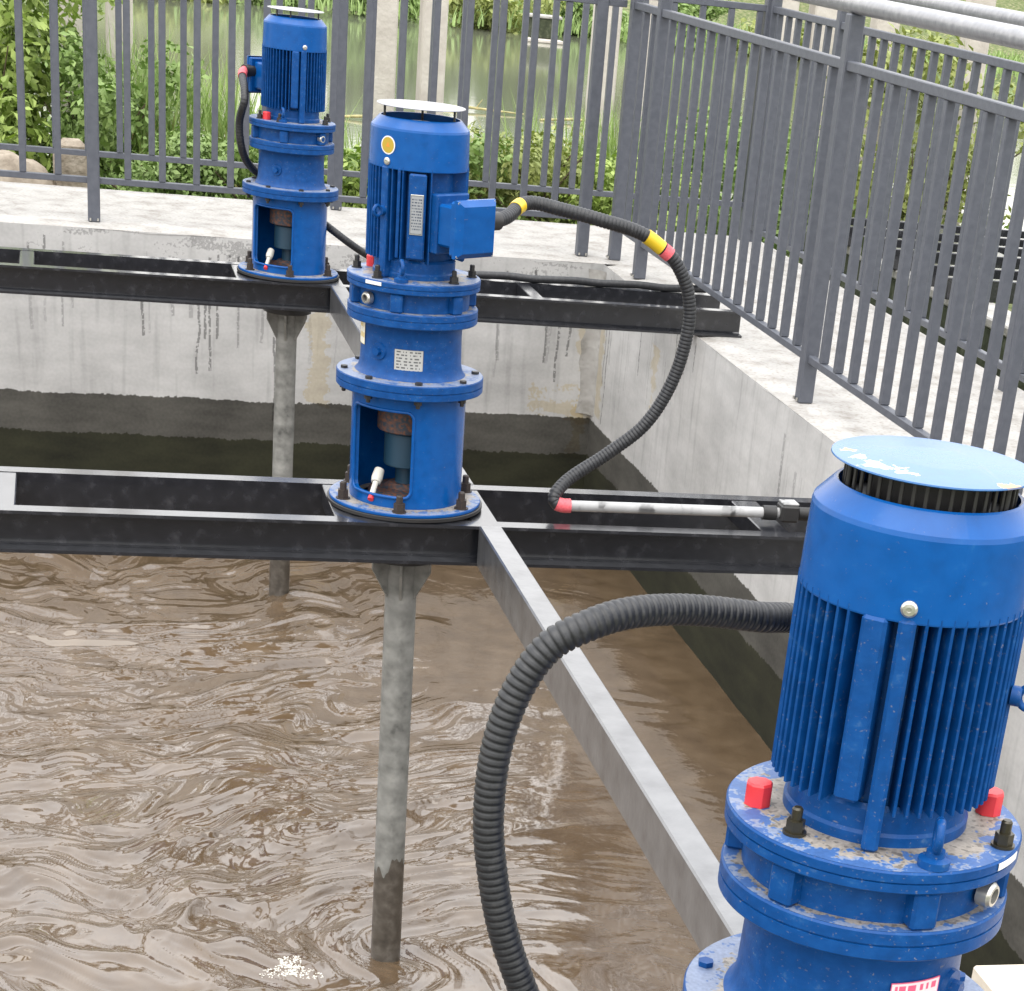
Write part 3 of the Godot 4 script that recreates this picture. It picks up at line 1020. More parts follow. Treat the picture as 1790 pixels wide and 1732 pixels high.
func mixer(idx: int, label: String, at: Vector3, lean: float, o: Dictionary) -> Node3D:
	var t := thing("mixer", label, "mixer", at, 0.0, "blue vertical tank mixers")
	t.rotation.z = -lean
	var paint: Material = M.blue_paint
	var cast: Material = M.blue_cast
	# base
	put("base_plate", lathe(v2([0.07, 0.0015, 0.217, 0.0015, 0.2186, 0.003, 0.2186, 0.0115, 0.217, 0.0125, 0.07, 0.0125]), 72), M.black_metal, t)
	put("base_flange", lathe(v2([0.07, 0.0127, 0.2115, 0.0127, 0.213, 0.014, 0.213, 0.02, 0.2115, 0.0215, 0.16, 0.0215]), 72), paint, t)
	put("flange_face", ring_top(0.12, 0.2114, 0.0219), dirty_top(300 + idx * 7, 0.2114, 0.157, 0.5 if idx else 0.15, 0.7 if idx else 0.5), t)
	var bm := bolt_mesh(0.016, 0.022, 0.0095, 0.022)
	for k in 6:
		put("bolt", bm, M.rusty_bolt, t, dir(o.base_bolt + 60.0 * k) * 0.19 + Vector3.UP * 0.022, facing(k * 17.0))
	# lantern drum with windows
	var hw := 36.0
	var wins := [fposmod(o.window, 360.0)]
	put("lantern_drum", drum_mesh(0.157, 0.144, 0.0216, 0.327, wins, hw, 0.052, 0.288, 0.022), paint, t)
	for w in wins:
		put("window_frame", window_frame_mesh(0.157, w, hw, 0.052, 0.288, 0.022), paint, t)
	var cp := put("coupling", lathe(v2([0.03, 0.0225, 0.03, 0.11, 0.062, 0.11, 0.064, 0.113, 0.064, 0.2, 0.062, 0.203, 0.02, 0.203]), 40), M.coupling_blue, t)
	put("upper_half", lathe(v2([0.05, 0.208, 0.082, 0.208, 0.085, 0.211, 0.085, 0.276, 0.082, 0.279, 0.05, 0.279]), 40), M.coupling_rust, cp)
	put("bearing_cover", lathe(v2([0.105, 0.0222, 0.105, 0.036, 0.1, 0.042, 0.06, 0.048, 0.045, 0.06, 0.03, 0.06]), 40), M.coupling_rust, cp)
	put("inner_plate", lathe(v2([0.03, 0.31, 0.143, 0.31, 0.143, 0.327, 0.03, 0.327]), 40), M.black_metal, cp)
	var nz := Vector3(0.03, 0.3, 0.95).normalized()
	var a0 := dir(o.window - 12.0) * 0.122 + Vector3.UP * 0.075
	var a1 := dir(o.window - 6.0) * 0.155 + Vector3.UP * 0.045
	var st := ST()
	add_tube(st, PackedVector3Array([a0 - (a1 - a0) * 0.9, a0 - (a1 - a0) * 0.3, a0]), PackedFloat32Array([0.014, 0.016, 0.013]), 14)
	add_tube(st, PackedVector3Array([a0, a1]), PackedFloat32Array([0.008, 0.008]), 12)
	var gz := put("grease_nozzle", done(st), M.white_plastic, t)
	put("red_tip", rod(a1, a1 + (a1 - a0).normalized() * 0.012, 0.0085, 12), M.red_plastic, gz)
	# mid flange pair
	put("mid_flange", lathe(v2([0.13, 0.327, 0.2, 0.327, 0.2018, 0.329, 0.2018, 0.345, 0.1985, 0.3455, 0.1985, 0.3475, 0.2018, 0.348, 0.2018, 0.365, 0.2, 0.3673, 0.13, 0.3673]), 80), cast, t)
	put("flange_face", ring_top(0.13, 0.1999, 0.3677), dirty_top(310 + idx * 7, 0.2, 0.15, 0.15, 0.9), t)
	var small := bolt_mesh(0.0105, 0.007, 0.0, 0.0, false)
	for k in 8:
		put("flange_bolt", small, M.black_metal if idx else cast, t, dir(o.base_bolt + 12.0 + 45.0 * k) * 0.181 + Vector3.UP * 0.368, facing(k * 23.0))
		put("flange_nut", bolt_mesh(0.011, 0.012, 0.006, 0.01, false), M.black_metal, t, dir(o.base_bolt + 12.0 + 45.0 * k) * 0.181 + Vector3.UP * 0.3268, Basis(Vector3.RIGHT, PI))
	# gear body
	put("gear_body", lathe(v2([0.152, 0.3675, 0.146, 0.373, 0.1415, 0.383, 0.1385, 0.4, 0.1365, 0.47, 0.1375, 0.497, 0.142, 0.507, 0.15, 0.512]), 72, true), cast, t)
	put("drain_plug", bolt_mesh(0.011, 0.014, 0.006, 0.0, true), cast, t, dir(o.plug) * 0.1365 + Vector3.UP * 0.436, Basis(dir(o.plug + 90.0), dir(o.plug), Vector3.UP))
	put("plug_boss", lathe(v2([0.026, 0.0, 0.022, 0.012, 0.0, 0.012]), 20), cast, t, dir(o.plug) * 0.13 + Vector3.UP * 0.436, Basis(dir(o.plug + 90.0), dir(o.plug), Vector3.UP))
	if o.has("name_plate"):
		put("name_plate", curved_plate(0.138, o.name_plate, 0.392, 0.45, 0.078), plate_picture(401, 160, 120, lin(0.42, 0.42, 0.4), lin(0.1, 0.1, 0.1), 6), t)
	if o.has("side_label"):
		put("side_label", curved_plate(0.1375, o.side_label, 0.44, 0.502, 0.05), plate_picture(402, 96, 120, lin(0.75, 0.72, 0.62), lin(0.6, 0.42, 0.06), 2), t)
	if o.has("pink_label"):
		put("warning_label", curved_plate(0.1385, o.pink_label, 0.4, 0.462, 0.072), plate_picture(403, 120, 96, lin(0.78, 0.68, 0.7), lin(0.75, 0.12, 0.22), 3), t)
	# lower ring, pin housing with lugs, upper ring
	put("lower_ring", lathe(v2([0.135, 0.5095, 0.1745, 0.5095, 0.1767, 0.512, 0.1767, 0.528, 0.174, 0.5285, 0.174, 0.5305, 0.1767, 0.531, 0.1767, 0.545, 0.1745, 0.5475, 0.13, 0.5475]), 80), cast, t)
	put("flange_face", ring_top(0.14, 0.1744, 0.5479), dirty_top(320 + idx * 7, 0.1744, 0.152, 0.4, 0.4), t)
	put("pin_housing", lathe(v2([0.152, 0.5476, 0.152, 0.597]), 72), cast, t)
	var lug := box_mesh(Vector3(0.034, 0.0486, 0.026), 0.004)
	for k in 6:
		put("lug", lug, cast, t, dir(o.lug + 60.0 * k) * 0.1605 + Vector3.UP * 0.5723, facing(o.lug + 60.0 * k))
	put("upper_ring", lathe(v2([0.1, 0.5972, 0.177, 0.5972, 0.1795, 0.5995, 0.1795, 0.61, 0.177, 0.6105, 0.177, 0.612, 0.18, 0.6125, 0.18, 0.623, 0.178, 0.6254, 0.1, 0.6254]), 80), cast, t)
	put("dirty_face", ring_top(0.1, 0.1779, 0.6258, 80), dirty_top(330 + idx * 7, 0.1779, 0.11, 0.5 if idx == 0 else 0.4, 0.12 if idx == 0 else 0.6), t)
	var nut := bolt_mesh(0.0115, 0.014, 0.0068, 0.016)
	for b in o.bolts:
		put("bolt", nut, M.olive_nut if idx == 0 else M.black_metal, t, dir(b[0]) * b[1] + Vector3.UP * 0.6262, facing(b[0] * 3.0))
	for b in o.caps:
		var c := put("breather_cap", lathe(v2([0.0165, 0, 0.0165, 0.026, 0.0145, 0.029, 0, 0.03]), 8), M.red_plastic, t, dir(b[0]) * b[1] + Vector3.UP * 0.6262)
		c.set_meta("label", "red plastic breather cap")
	st = ST()
	add_lathe(st, v2([0.019, 0.0, 0.019, 0.009, 0.011, 0.012, 0.011, 0.02, 0.0, 0.022]), 20)
	var ring := PackedVector3Array()
	for k in 25:
		ring.append(Vector3(0, 0.037 + 0.017 * cos(TAU * k / 24), 0.017 * sin(TAU * k / 24)))
	var rr := PackedFloat32Array()
	rr.resize(25)
	rr.fill(0.0055)
	add_tube(st, ring, rr, 10, false)
	put("eye_bolt", done(st), cast, t, dir(o.eye[0]) * o.eye[1] + Vector3.UP * 0.6262, facing(o.eye[2]))
	var sp := put("oil_sight", lathe(v2([0.016, 0.0, 0.016, 0.014, 0.013, 0.018, 0.0095, 0.0185, 0.0095, 0.012, 0.0, 0.011]), 24), M.bright_metal, t, dir(o.sight) * 0.156 + Vector3.UP * 0.5725, Basis(dir(o.sight + 90.0), dir(o.sight), Vector3.UP))
	put("sight_glass", lathe(v2([0.009, 0.0125, 0.0, 0.0125]), 16), M.black_metal, sp)
	if o.has("ring_label"):
		put("paper_label", curved_plate(0.1803, o.ring_label, 0.6135, 0.6225, 0.052, 0.0008), M.label_white, t)
	# motor
	put("motor_foot", lathe(v2([0.112, 0.6256, 0.112, 0.638, 0.109, 0.642, 0.109, 0.668, 0.104, 0.674]), 64), cast, t)
	var body := put("motor_body", lathe(v2([0.09, 0.66, 0.097, 0.668, 0.097, 0.905]), 64), M.blue_cast, t)
	var fm := fin_mesh(0.096, 0.1325, 0.667, 0.908)
	var count := 54
	for k in count:
		var a := 360.0 * k / count
		var free := true
		for pd in o.pads:
			if absf(wrapf(a - pd[0], -180.0, 180.0)) < rad_to_deg(pd[1] / 2 / 0.13) + 1.6:
				free = false
		if free:
			put("cooling_fin", fm, M.blue_cast, body, Vector3.ZERO, facing(a))
	for pd in o.pads:
		st = ST()
		add_box(st, Vector3(0, (pd[2] + pd[3]) / 2, 0.12), Vector3(pd[1], pd[3] - pd[2], 0.03), 0.004)
		put("motor_rib", done(st), M.blue_cast, body, Vector3.ZERO, facing(pd[0]))
	if o.has("rating_plate"):
		st = ST()
		add_box(st, Vector3(0, 0.795, 0.1365), Vector3(0.034, 0.1, 0.0025), 0.0006)
		var rp := put("rating_plate", done(st), M.bright_metal, body, Vector3.ZERO, facing(o.rating_plate))
		rp.set_meta("label", "metal rating plate on the motor")
		var q := QuadMesh.new()
		q.size = Vector2(0.031, 0.094)
		put("plate_print", q, plate_picture(404, 96, 220, lin(0.3, 0.31, 0.32), lin(0.04, 0.05, 0.08), 11), t, dir(o.rating_plate) * 0.1382 + Vector3.UP * 0.795, facing(o.rating_plate))
	if o.has("lift"):
		st = ST()
		add_lathe(st, v2([0.012, 0.0, 0.012, 0.012, 0.0, 0.012]), 16)
		var ring2 := PackedVector3Array()
		for k in 21:
			ring2.append(Vector3(0.013 * sin(TAU * k / 20), 0.022 + 0.013 * cos(TAU * k / 20), 0))
		var r3 := PackedFloat32Array()
		r3.resize(21)
		r3.fill(0.0045)
		add_tube(st, ring2, r3, 10, false)
		put("lifting_ring", done(st), cast, t, dir(o.lift) * 0.134 + Vector3.UP * o.lift_y, Basis(Vector3.UP, dir(o.lift), Vector3.UP.cross(dir(o.lift))))
	# terminal box
	var tb := put("terminal_box", box_mesh(Vector3(0.105, 0.105, 0.075), 0.006), paint, t, dir(o.box) * 0.158 + Vector3.UP * 0.775, facing(o.box))
	put("box_body", box_mesh(Vector3(0.142, 0.136, 0.024), 0.005), paint, tb, Vector3(0, 0, 0.045))
	st = ST()
	st.set_smooth_group(-1)
	var w1 := 0.0725
	var w2 := 0.058
	var z1 := 0.0575
	var z2 := 0.0735
	for s in 4:
		var bs := Basis(Vector3.BACK, PI / 2 * s)
		quad(st, bs * Vector3(-w1, -w1, z1), bs * Vector3(w1, -w1, z1), bs * Vector3(w2, -w2, z2), bs * Vector3(-w2, -w2, z2))
		quad(st, bs * Vector3(-w1, -w1, z1 - 0.008), bs * Vector3(w1, -w1, z1 - 0.008), bs * Vector3(w1, -w1, z1), bs * Vector3(-w1, -w1, z1))
	quad(st, Vector3(-w2, -w2, z2), Vector3(w2, -w2, z2), Vector3(w2, w2, z2), Vector3(-w2, w2, z2))
	put("box_lid", done(st), paint, tb)
	for s in [[-1, -1], [1, -1], [1, 1], [-1, 1]]:
		put("lid_screw", lathe(v2([0.004, 0, 0.004, 0.003, 0, 0.003]), 8), M.bright_metal, tb, Vector3(s[0] * 0.066, s[1] * 0.066, 0.0595), Basis(Vector3.RIGHT, PI / 2))
	put("cable_gland", rod(Vector3(o.gland * 0.05, 0.015, 0.045), Vector3(o.gland * 0.098, 0.015, 0.045), 0.024, 16), M.black_metal, tb)
	# fan cover, disc
	put("fan_cover", lathe(v2([0.124, 0.9, 0.1313, 0.9001, 0.1318, 0.902, 0.1296, 0.993, 0.128, 0.9985, 0.1085, 1.0195, 0.106, 1.0215, 0.1035, 1.0205, 0.1035, 1.0, 0.0, 1.0]), 80), paint, t)
	var fh := put("fan_hub", lathe(v2([0.1, 1.0008, 0.1, 1.002, 0.03, 1.003, 0.03, 1.01, 0.0, 1.01]), 32), M.black_metal, t)
	if o.grille:
		st = ST()
		for k in 44:
			var a := 360.0 * k / 44
			add_box(st, dir(a) * 0.097 + Vector3.UP * 1.0235, Vector3(0.0045, 0.046, 0.0035), 0.0006, facing(a))
		add_lathe(st, v2([0.07, 1.001, 0.07, 1.044]), 32)
		put("grille", done(st), M.black_metal, fh)
	for a in o.legs:
		put("disc_leg", rod(dir(a) * 0.0985 + Vector3.UP * 1.001, dir(a) * 0.0985 + Vector3.UP * 1.0478, 0.0032, 8), M.black_metal, t)
	put("rain_disc", lathe(v2([0.0, 1.0475, 0.1145, 1.0475, 0.116, 1.0485, 0.1155, 1.0502, 0.1, 1.0512, 0.05, 1.0538, 0.0, 1.0545]), 80), o.disc, t)
	put("cover_screw", lathe(v2([0.0095, 0, 0.0095, 0.003, 0.007, 0.0055, 0.003, 0.006, 0.003, 0.004, 0.0, 0.004]), 16), M.bright_metal, t, dir(o.screw) * 0.1312 + Vector3.UP * 0.917, Basis(dir(o.screw + 90.0), dir(o.screw), Vector3.UP))
	if o.has("sticker"):
		var sk := put("sticker", lathe(v2([0.0225, 0, 0.0225, 0.0012, 0.019, 0.0013]), 32), M.label_white, t, dir(o.sticker) * 0.1298 + Vector3.UP * 0.956, Basis(dir(o.sticker + 90.0), dir(o.sticker), Vector3.UP))
		put("sticker_face", lathe(v2([0.0195, 0.0005, 0.0195, 0.0016, 0.0, 0.0016]), 32), M.sticker_yellow, sk)
		put("sticker_mark", lathe(v2([0.008, 0.0014, 0.008, 0.002, 0.0, 0.002]), 3), M.orange_rust, sk)
		sk.set_meta("label", "round yellow sticker on the fan cover")
	# below the frame: hub, gussets, shaft tube
	put("hub_disc", lathe(v2([0.0, -0.0125, 0.104, -0.0125, 0.104, -BD - 0.042, 0.1, -BD - 0.044, 0.03, -BD - 0.044]), 48), M.black_metal, t)
	put("shaft_tube", lathe(v2([0.0455, -1.2, 0.0455, -BD - 0.0442]), 32), M.tube_steel, t)
	st = ST()
	st.set_smooth_group(1)
	var rag := noise(700 + idx, 5.0, 3)
	for k in 96:
		var a := 360.0 * k / 96
		var b := 360.0 * (k + 1) / 96
		var ya := -1.12 + rag.get_noise_2dv(Vector2(dir(a).x, dir(a).z) * 0.12) * 0.09
		var yb := -1.12 + rag.get_noise_2dv(Vector2(dir(b).x, dir(b).z) * 0.12) * 0.09
		quad(st, dir(a) * 0.0466 + Vector3.UP * -1.75, dir(b) * 0.0466 + Vector3.UP * -1.75, dir(b) * 0.0459 + Vector3.UP * yb, dir(a) * 0.0459 + Vector3.UP * ya)
	put("wet_shaft", done(st), M.tube_wet, t)
	for k in 6:
		st = ST()
		add_prism(st, PackedVector2Array([Vector2(0.044, -BD - 0.165), Vector2(0.095, -BD - 0.075), Vector2(0.095, -BD - 0.0443), Vector2(0.044, -BD - 0.0443)]), -0.004, 0.004)
		put("gusset", done(st), M.tube_steel, t, Vector3.ZERO, facing(20.0 + k * 60.0))
	return t

func disc_picture() -> StandardMaterial3D:
	# pale blue lid with flaked white and orange patches
	var im := Image.create(512, 512, false, Image.FORMAT_RGB8)
	var blob := noise(501, 0.02, 4)
	var grain := noise(502, 0.2, 3)
	for y in 512:
		for x in 512:
			var p := Vector2(x - 256, y - 256) / 256.0
			var g := grain.get_noise_2d(x, y)
			var b := blob.get_noise_2d(x, y)
			var c := Vector3(0.008, 0.105, 0.3) * (1.0 + 0.12 * b + 0.08 * g)
			for s in [[-0.72, 0.3, 0.2, 0], [-0.78, 0.02, 0.12, 0], [-0.5, 0.52, 0.14, 0], [0.42, 0.86, 0.17, 1], [0.83, 0.46, 0.1, 1], [-0.8, -0.25, 0.09, 1]]:
				var d: float = p.distance_to(Vector2(s[0], s[1])) / s[2] + b * 0.9 + g * 0.25
				if d < 0.55:
					c = Vector3(0.5, 0.48, 0.42) if s[3] == 0 else Vector3(0.5, 0.26, 0.05)
			im.set_pixel(x, y, Color(c.x, c.y, c.z).clamp().linear_to_srgb())
	var m := StandardMaterial3D.new()
	m.albedo_texture = ImageTexture.create_from_image(im)
	m.uv1_triplanar = true
	m.uv1_scale = Vector3.ONE / 0.232
	m.uv1_offset = Vector3.ONE * 0.5
	m.roughness = 0.26
	m.metallic_specular = 0.62
	return m

func build_mixers() -> void:
	var c: float = CAM_AZ[0]
	mixer(0, "large near blue mixer at the lower right with pale blue lid", Vector3.ZERO, 0.0055, {
		"base_bolt": c - 20.0, "window": c - 60.0, "plug": c + 66.0, "pink_label": c + 38.0, "lug": c - 33.0,
		"bolts": [[c - 38.0, 0.142], [c + 73.0, 0.163], [c + 150.0, 0.155], [c - 150.0, 0.155]],
		"caps": [[c - 74.0, 0.145], [c + 111.0, 0.147]], "eye": [c + 28.6, 0.16, c + 4.0], "sight": c + 64.0, "ring_label": c + 66.0,
		"pads": [[c - 15.5, 0.03, 0.682, 0.902], [c + 0.5, 0.02, 0.626, 0.905], [c + 90.0, 0.03, 0.68, 0.902], [c - 172.0, 0.12, 0.7, 0.85]],
		"lift": c + 84.0, "lift_y": 0.80, "box": c - 172.0, "gland": 1.0, "grille": true, "legs": [c - 66.0, c + 60.0, c + 178.0], "disc": disc_picture(), "screw": c})
	c = CAM_AZ[1]
	mixer(1, "middle blue mixer with terminal box and round yellow sticker", Vector3(-0.0117, 0, -STEP), -0.0082, {
		"base_bolt": c - 4.0, "window": c - 30.0, "plug": c - 38.0, "name_plate": c - 2.0, "side_label": c - 75.0, "lug": c - 15.0,
		"bolts": [[c - 100.0, 0.157], [c - 40.0, 0.15], [c + 98.0, 0.157], [c + 45.0, 0.15], [c + 160.0, 0.155]],
		"caps": [[c - 122.0, 0.135]], "eye": [c - 12.0, 0.158, c + 12.0], "sight": c - 47.0, "ring_label": c - 36.0,
		"pads": [[c + 0.0, 0.046, 0.682, 0.895], [c - 41.0, 0.022, 0.626, 0.905], [c - 22.0, 0.008, 0.68, 0.905], [c + 45.0, 0.12, 0.7, 0.85]],
		"rating_plate": c, "lift": c - 41.0, "lift_y": 0.795, "box": c + 45.0, "gland": 1.0, "grille": false, "legs": [c - 72.0, c + 62.0, c + 178.0], "disc": M.zinc_sheet, "screw": c - 38.0, "sticker": c - 38.0})
	c = CAM_AZ[2]
	mixer(2, "far blue mixer at the upper left with plain motor and black cable on its left", Vector3(0.0057, 0, -2 * STEP), 0.0054, {
		"base_bolt": c + 2.0, "window": c - 31.0, "plug": c - 26.0, "lug": c - 12.0,
		"bolts": [[c - 60.0, 0.155], [c - 20.0, 0.155], [c + 60.0, 0.155], [c + 110.0, 0.155]],
		"caps": [[c - 52.0, 0.135]], "eye": [c - 16.0, 0.15, c + 12.0], "sight": c + 47.0,
		"pads": [[c + 2.0, 0.03, 0.682, 0.9], [c + 17.0, 0.024, 0.626, 0.905], [c - 140.0, 0.12, 0.7, 0.85]],
		"box": c - 140.0, "gland": 1.0, "grille": false, "legs": [c - 50.0, c + 70.0, c - 12.0], "disc": M.zinc_sheet, "screw": c + 18.0})

# ---------------------------------------------------------------- hoses and conduits
func corrugated(path: Array, r: float, pitch: float, depth: float, sides := 20) -> ArrayMesh:
	var pts := resample(path, pitch / 6.0)
	var rr := PackedFloat32Array()
	for i in pts.size():
		var ph := fmod(i / 6.0, 1.0)
		rr.append(r - depth * (1.0 if ph > 0.68 else (0.25 if ph > 0.5 or ph < 0.17 else 0.0)))
	var st := ST()
	add_tube(st, pts, rr, sides)
	return done(st)

func piece(path: Array, r: float, f0: float, f1: float) -> ArrayMesh:
	var pts := resample(path, 0.005)
	var a := int(f0 * (pts.size() - 1))
	var b := int(f1 * (pts.size() - 1))
	return tube(pts.slice(a, b + 1), r, 20)

func world_of(mx: String, local: Vector3) -> Vector3:
	var t: Node3D = get_node(mx)
	return t.transform * local

func gland_point(idx: int, az: float, side: float) -> Vector3:
	var t: Node3D = get_node(["mixer", "mixer_001", "mixer_002"][idx])
	return t.transform * (dir(az) * 0.158 + Vector3.UP * 0.775 + facing(az) * Vector3(side * 0.094, 0.015, 0.045))

func build_hoses() -> void:
	# near mixer: thick corrugated hose
	var g := gland_point(0, CAM_AZ[0] - 172.0, 1.0)
	var p1 := [g, g + Vector3(-0.03, 0.003, 0.0), Vector3(-0.107, 0.803, -0.19), Vector3(-0.173, 0.815, -0.17), Vector3(-0.23, 0.823, -0.15), Vector3(-0.295, 0.827, -0.12), Vector3(-0.347, 0.818, -0.1), Vector3(-0.393, 0.79, -0.1), Vector3(-0.427, 0.734, -0.1), Vector3(-0.446, 0.662, -0.1), Vector3(-0.4495, 0.581, -0.1), Vector3(-0.443, 0.52, -0.1), Vector3(-0.422, 0.426, -0.1), Vector3(-0.388, 0.335, -0.1), Vector3(-0.33, 0.2, -0.1), Vector3(-0.27, 0.09, -0.1), Vector3(-0.3, 0.03, -0.08)]
	var h := put("cable_hose", corrugated(p1, 0.0192, 0.0098, 0.0026, 28), M.hose_rubber, self)
	tag(h, "thick black corrugated hose arching from the near mixer down over the water", "hose", "black corrugated cable hoses")
	# middle mixer
	g = gland_point(1, CAM_AZ[1] + 45.0, 1.0)
	var zc := -STEP + 0.02
	var p2 := [g, g + Vector3(0.035, 0.008, -0.035), Vector3(0.288, 0.825, zc - 0.05), Vector3(0.38, 0.817, zc - 0.03), Vector3(0.48, 0.802, zc), Vector3(0.596, 0.776, zc), Vector3(0.665, 0.737, zc), Vector3(0.705, 0.705, zc), Vector3(0.748, 0.63, zc), Vector3(0.761, 0.538, zc), Vector3(0.735, 0.393, zc), Vector3(0.667, 0.261, zc), Vector3(0.558, 0.166, zc), Vector3(0.455, 0.1, zc + 0.02), Vector3(0.408, 0.062, zc + 0.05), Vector3(0.405, 0.04, zc + 0.06), Vector3(0.427, 0.031, zc + 0.065), Vector3(0.45, 0.031, zc + 0.066)]
	h = put("cable_hose", corrugated(p2, 0.0188, 0.0105, 0.002), M.hose_rubber, self)
	tag(h, "black corrugated hose with yellow tape curving from the middle mixer down to its frame", "hose", "black corrugated cable hoses")
	for e in [["yellow_tape", 0.075, 0.1], ["yellow_tape", 0.345, 0.383], ["pink_tape", 0.384, 0.402], ["pink_tape", 0.975, 1.0]]:
		put(e[0] + "_band", piece(p2, 0.0203, e[1], e[2]), M[e[0]], h)
	# conduit on the middle frame
	var c := thing("conduit_pipe", "white conduit pipe lying along the middle frame right of its mixer", "pipe", Vector3.ZERO)
	put("pipe", rod(Vector3(0.45, 0.031, zc + 0.066), Vector3(1.95, 0.031, zc + 0.05), 0.0155, 16), M.conduit_white, c)
	put("pipe_coupling", rod(Vector3(1.03, 0.031, zc + 0.06), Vector3(1.07, 0.031, zc + 0.06), 0.022, 12), M.black_metal, c)
	put("junction_box", box_mesh(Vector3(0.055, 0.05, 0.06), 0.006), M.black_metal, c, Vector3(1.108, 0.035, zc + 0.06))
	put("box_cover", box_mesh(Vector3(0.05, 0.006, 0.05), 0.002), M.conduit_white, c, Vector3(1.108, 0.0632, zc + 0.06))
	put("pipe_coupling", rod(Vector3(1.14, 0.031, zc + 0.06), Vector3(1.2, 0.031, zc + 0.06), 0.02, 12), M.black_metal, c)
	# far mixer: hose down its left, under and along the frame
	g = gland_point(2, CAM_AZ[2] - 140.0, 1.0)
	var z3 := -2 * STEP
	var p3 := [g, g + Vector3(-0.012, -0.01, 0.03), Vector3(-0.195, 0.7, z3 + 0.06), Vector3(-0.212, 0.6, z3 + 0.02), Vector3(-0.2, 0.5, z3), Vector3(-0.165, 0.43, z3 - 0.06), Vector3(-0.08, 0.36, z3 - 0.18), Vector3(0.06, 0.27, z3 - 0.22), Vector3(0.185, 0.195, z3 - 0.05), Vector3(0.32, 0.11, z3 - 0.06), Vector3(0.44, 0.05, z3 - 0.12), Vector3(0.6, 0.022, z3 - 0.19)]
	h = put("cable_hose", corrugated(p3, 0.0165, 0.012, 0.0012, 14), M.hose_rubber, self)
	tag(h, "black cable hose hanging at the left of the far mixer and passing behind it", "hose", "black corrugated cable hoses")
	put("pink_tape_band", piece(p3, 0.0185, 0.0, 0.035), M.pink_tape, h)
	c = thing("conduit_pipe", "dark sleeved conduit lying on the back rail of the far frame", "pipe", Vector3.ZERO)
	var wob := []
	for k in 14:
		wob.append(Vector3(0.6 + k * 0.104, 0.0195 + 0.003 * sin(k * 2.1), z3 - 0.195 + 0.004 * sin(k * 1.3)))
	put("sleeve", tube(resample(wob, 0.03), 0.017, 12), M.hose_rubber, c)

# ---------------------------------------------------------------- plants, columns and stones beyond the fence
func leaf_cloud(centre: Vector3, size: Vector3, count: int, leaf: float, sd: int, clumps := 9, droop := 0.3) -> ArrayMesh:
	var r := RandomNumberGenerator.new()
	r.seed = sd
	var cs := []
	for k in clumps:
		var d := Vector3(r.randfn(0, 0.45), r.randf_range(-0.8, 0.75), r.randfn(0, 0.45))
		cs.append([d, r.randf_range(0.28, 0.5)])
	var vs := PackedVector3Array()
	var ns := PackedVector3Array()
	for k in count:
		var c: Array = cs[r.randi() % clumps]
		var u := Vector3(r.randfn(), r.randfn(), r.randfn()).normalized()
		var p: Vector3 = centre + (c[0] + u * c[1] * pow(r.randf(), 0.4)) * size
		var ax := (u + Vector3(r.randfn(), r.randfn(), r.randfn()) * 0.6 + Vector3.UP * 0.2).normalized()
		var along := ax.cross(Vector3(r.randfn(), r.randfn(), r.randfn())).normalized()
		along = (along - Vector3.UP * droop).normalized()
		var side := along.cross(ax).normalized()
		var nrm := side.cross(along).normalized()
		var L := leaf * r.randf_range(0.6, 1.35)
		var a := p
		var b := p + along * L * 0.5 + side * L * 0.26 + nrm * L * 0.06
		var d2 := p + along * L * 0.5 - side * L * 0.26 + nrm * L * 0.06
		var e := p + along * L
		for q in [a, e, b, a, d2, e]:
			vs.append(q)
			ns.append(nrm)
	var arr := []
	arr.resize(Mesh.ARRAY_MAX)
	arr[Mesh.ARRAY_VERTEX] = vs
	arr[Mesh.ARRAY_NORMAL] = ns
	var m := ArrayMesh.new()
	m.add_surface_from_arrays(Mesh.PRIMITIVE_TRIANGLES, arr)
	return m

func blades(width: float, depth: float, height: float, count: int, blade: float, sd: int, lean := 0.35) -> ArrayMesh:
	var r := RandomNumberGenerator.new()
	r.seed = sd
	var vs := PackedVector3Array()
	var ns := PackedVector3Array()
	for k in count:
		var p := Vector3(r.randfn(0, 0.36) * width, 0, r.randfn(0, 0.36) * depth)
		var H := height * r.randf_range(0.45, 1.1)
		var az := r.randf() * TAU
		var d := Vector3(cos(az), 0, sin(az))
		var side := d.cross(Vector3.UP)
		var l := lean * r.randf_range(0.3, 1.2)
		var prev := p
		var pw := blade
		for s in 4:
			var t := (s + 1) / 4.0
			var q := p + Vector3.UP * H * (t - 0.25 * l * t * t) + d * H * l * t * t
			var w := blade * (1.0 - t * t * 0.95)
			var nrm := (d * 0.8 - Vector3.UP * l * t).normalized()
			for e in [prev - side * pw, prev + side * pw, q + side * w, prev - side * pw, q + side * w, q - side * w]:
				vs.append(e)
				ns.append(nrm)
			prev = q
			pw = w
	var arr := []
	arr.resize(Mesh.ARRAY_MAX)
	arr[Mesh.ARRAY_VERTEX] = vs
	arr[Mesh.ARRAY_NORMAL] = ns
	var m := ArrayMesh.new()
	m.add_surface_from_arrays(Mesh.PRIMITIVE_TRIANGLES, arr)
	return m

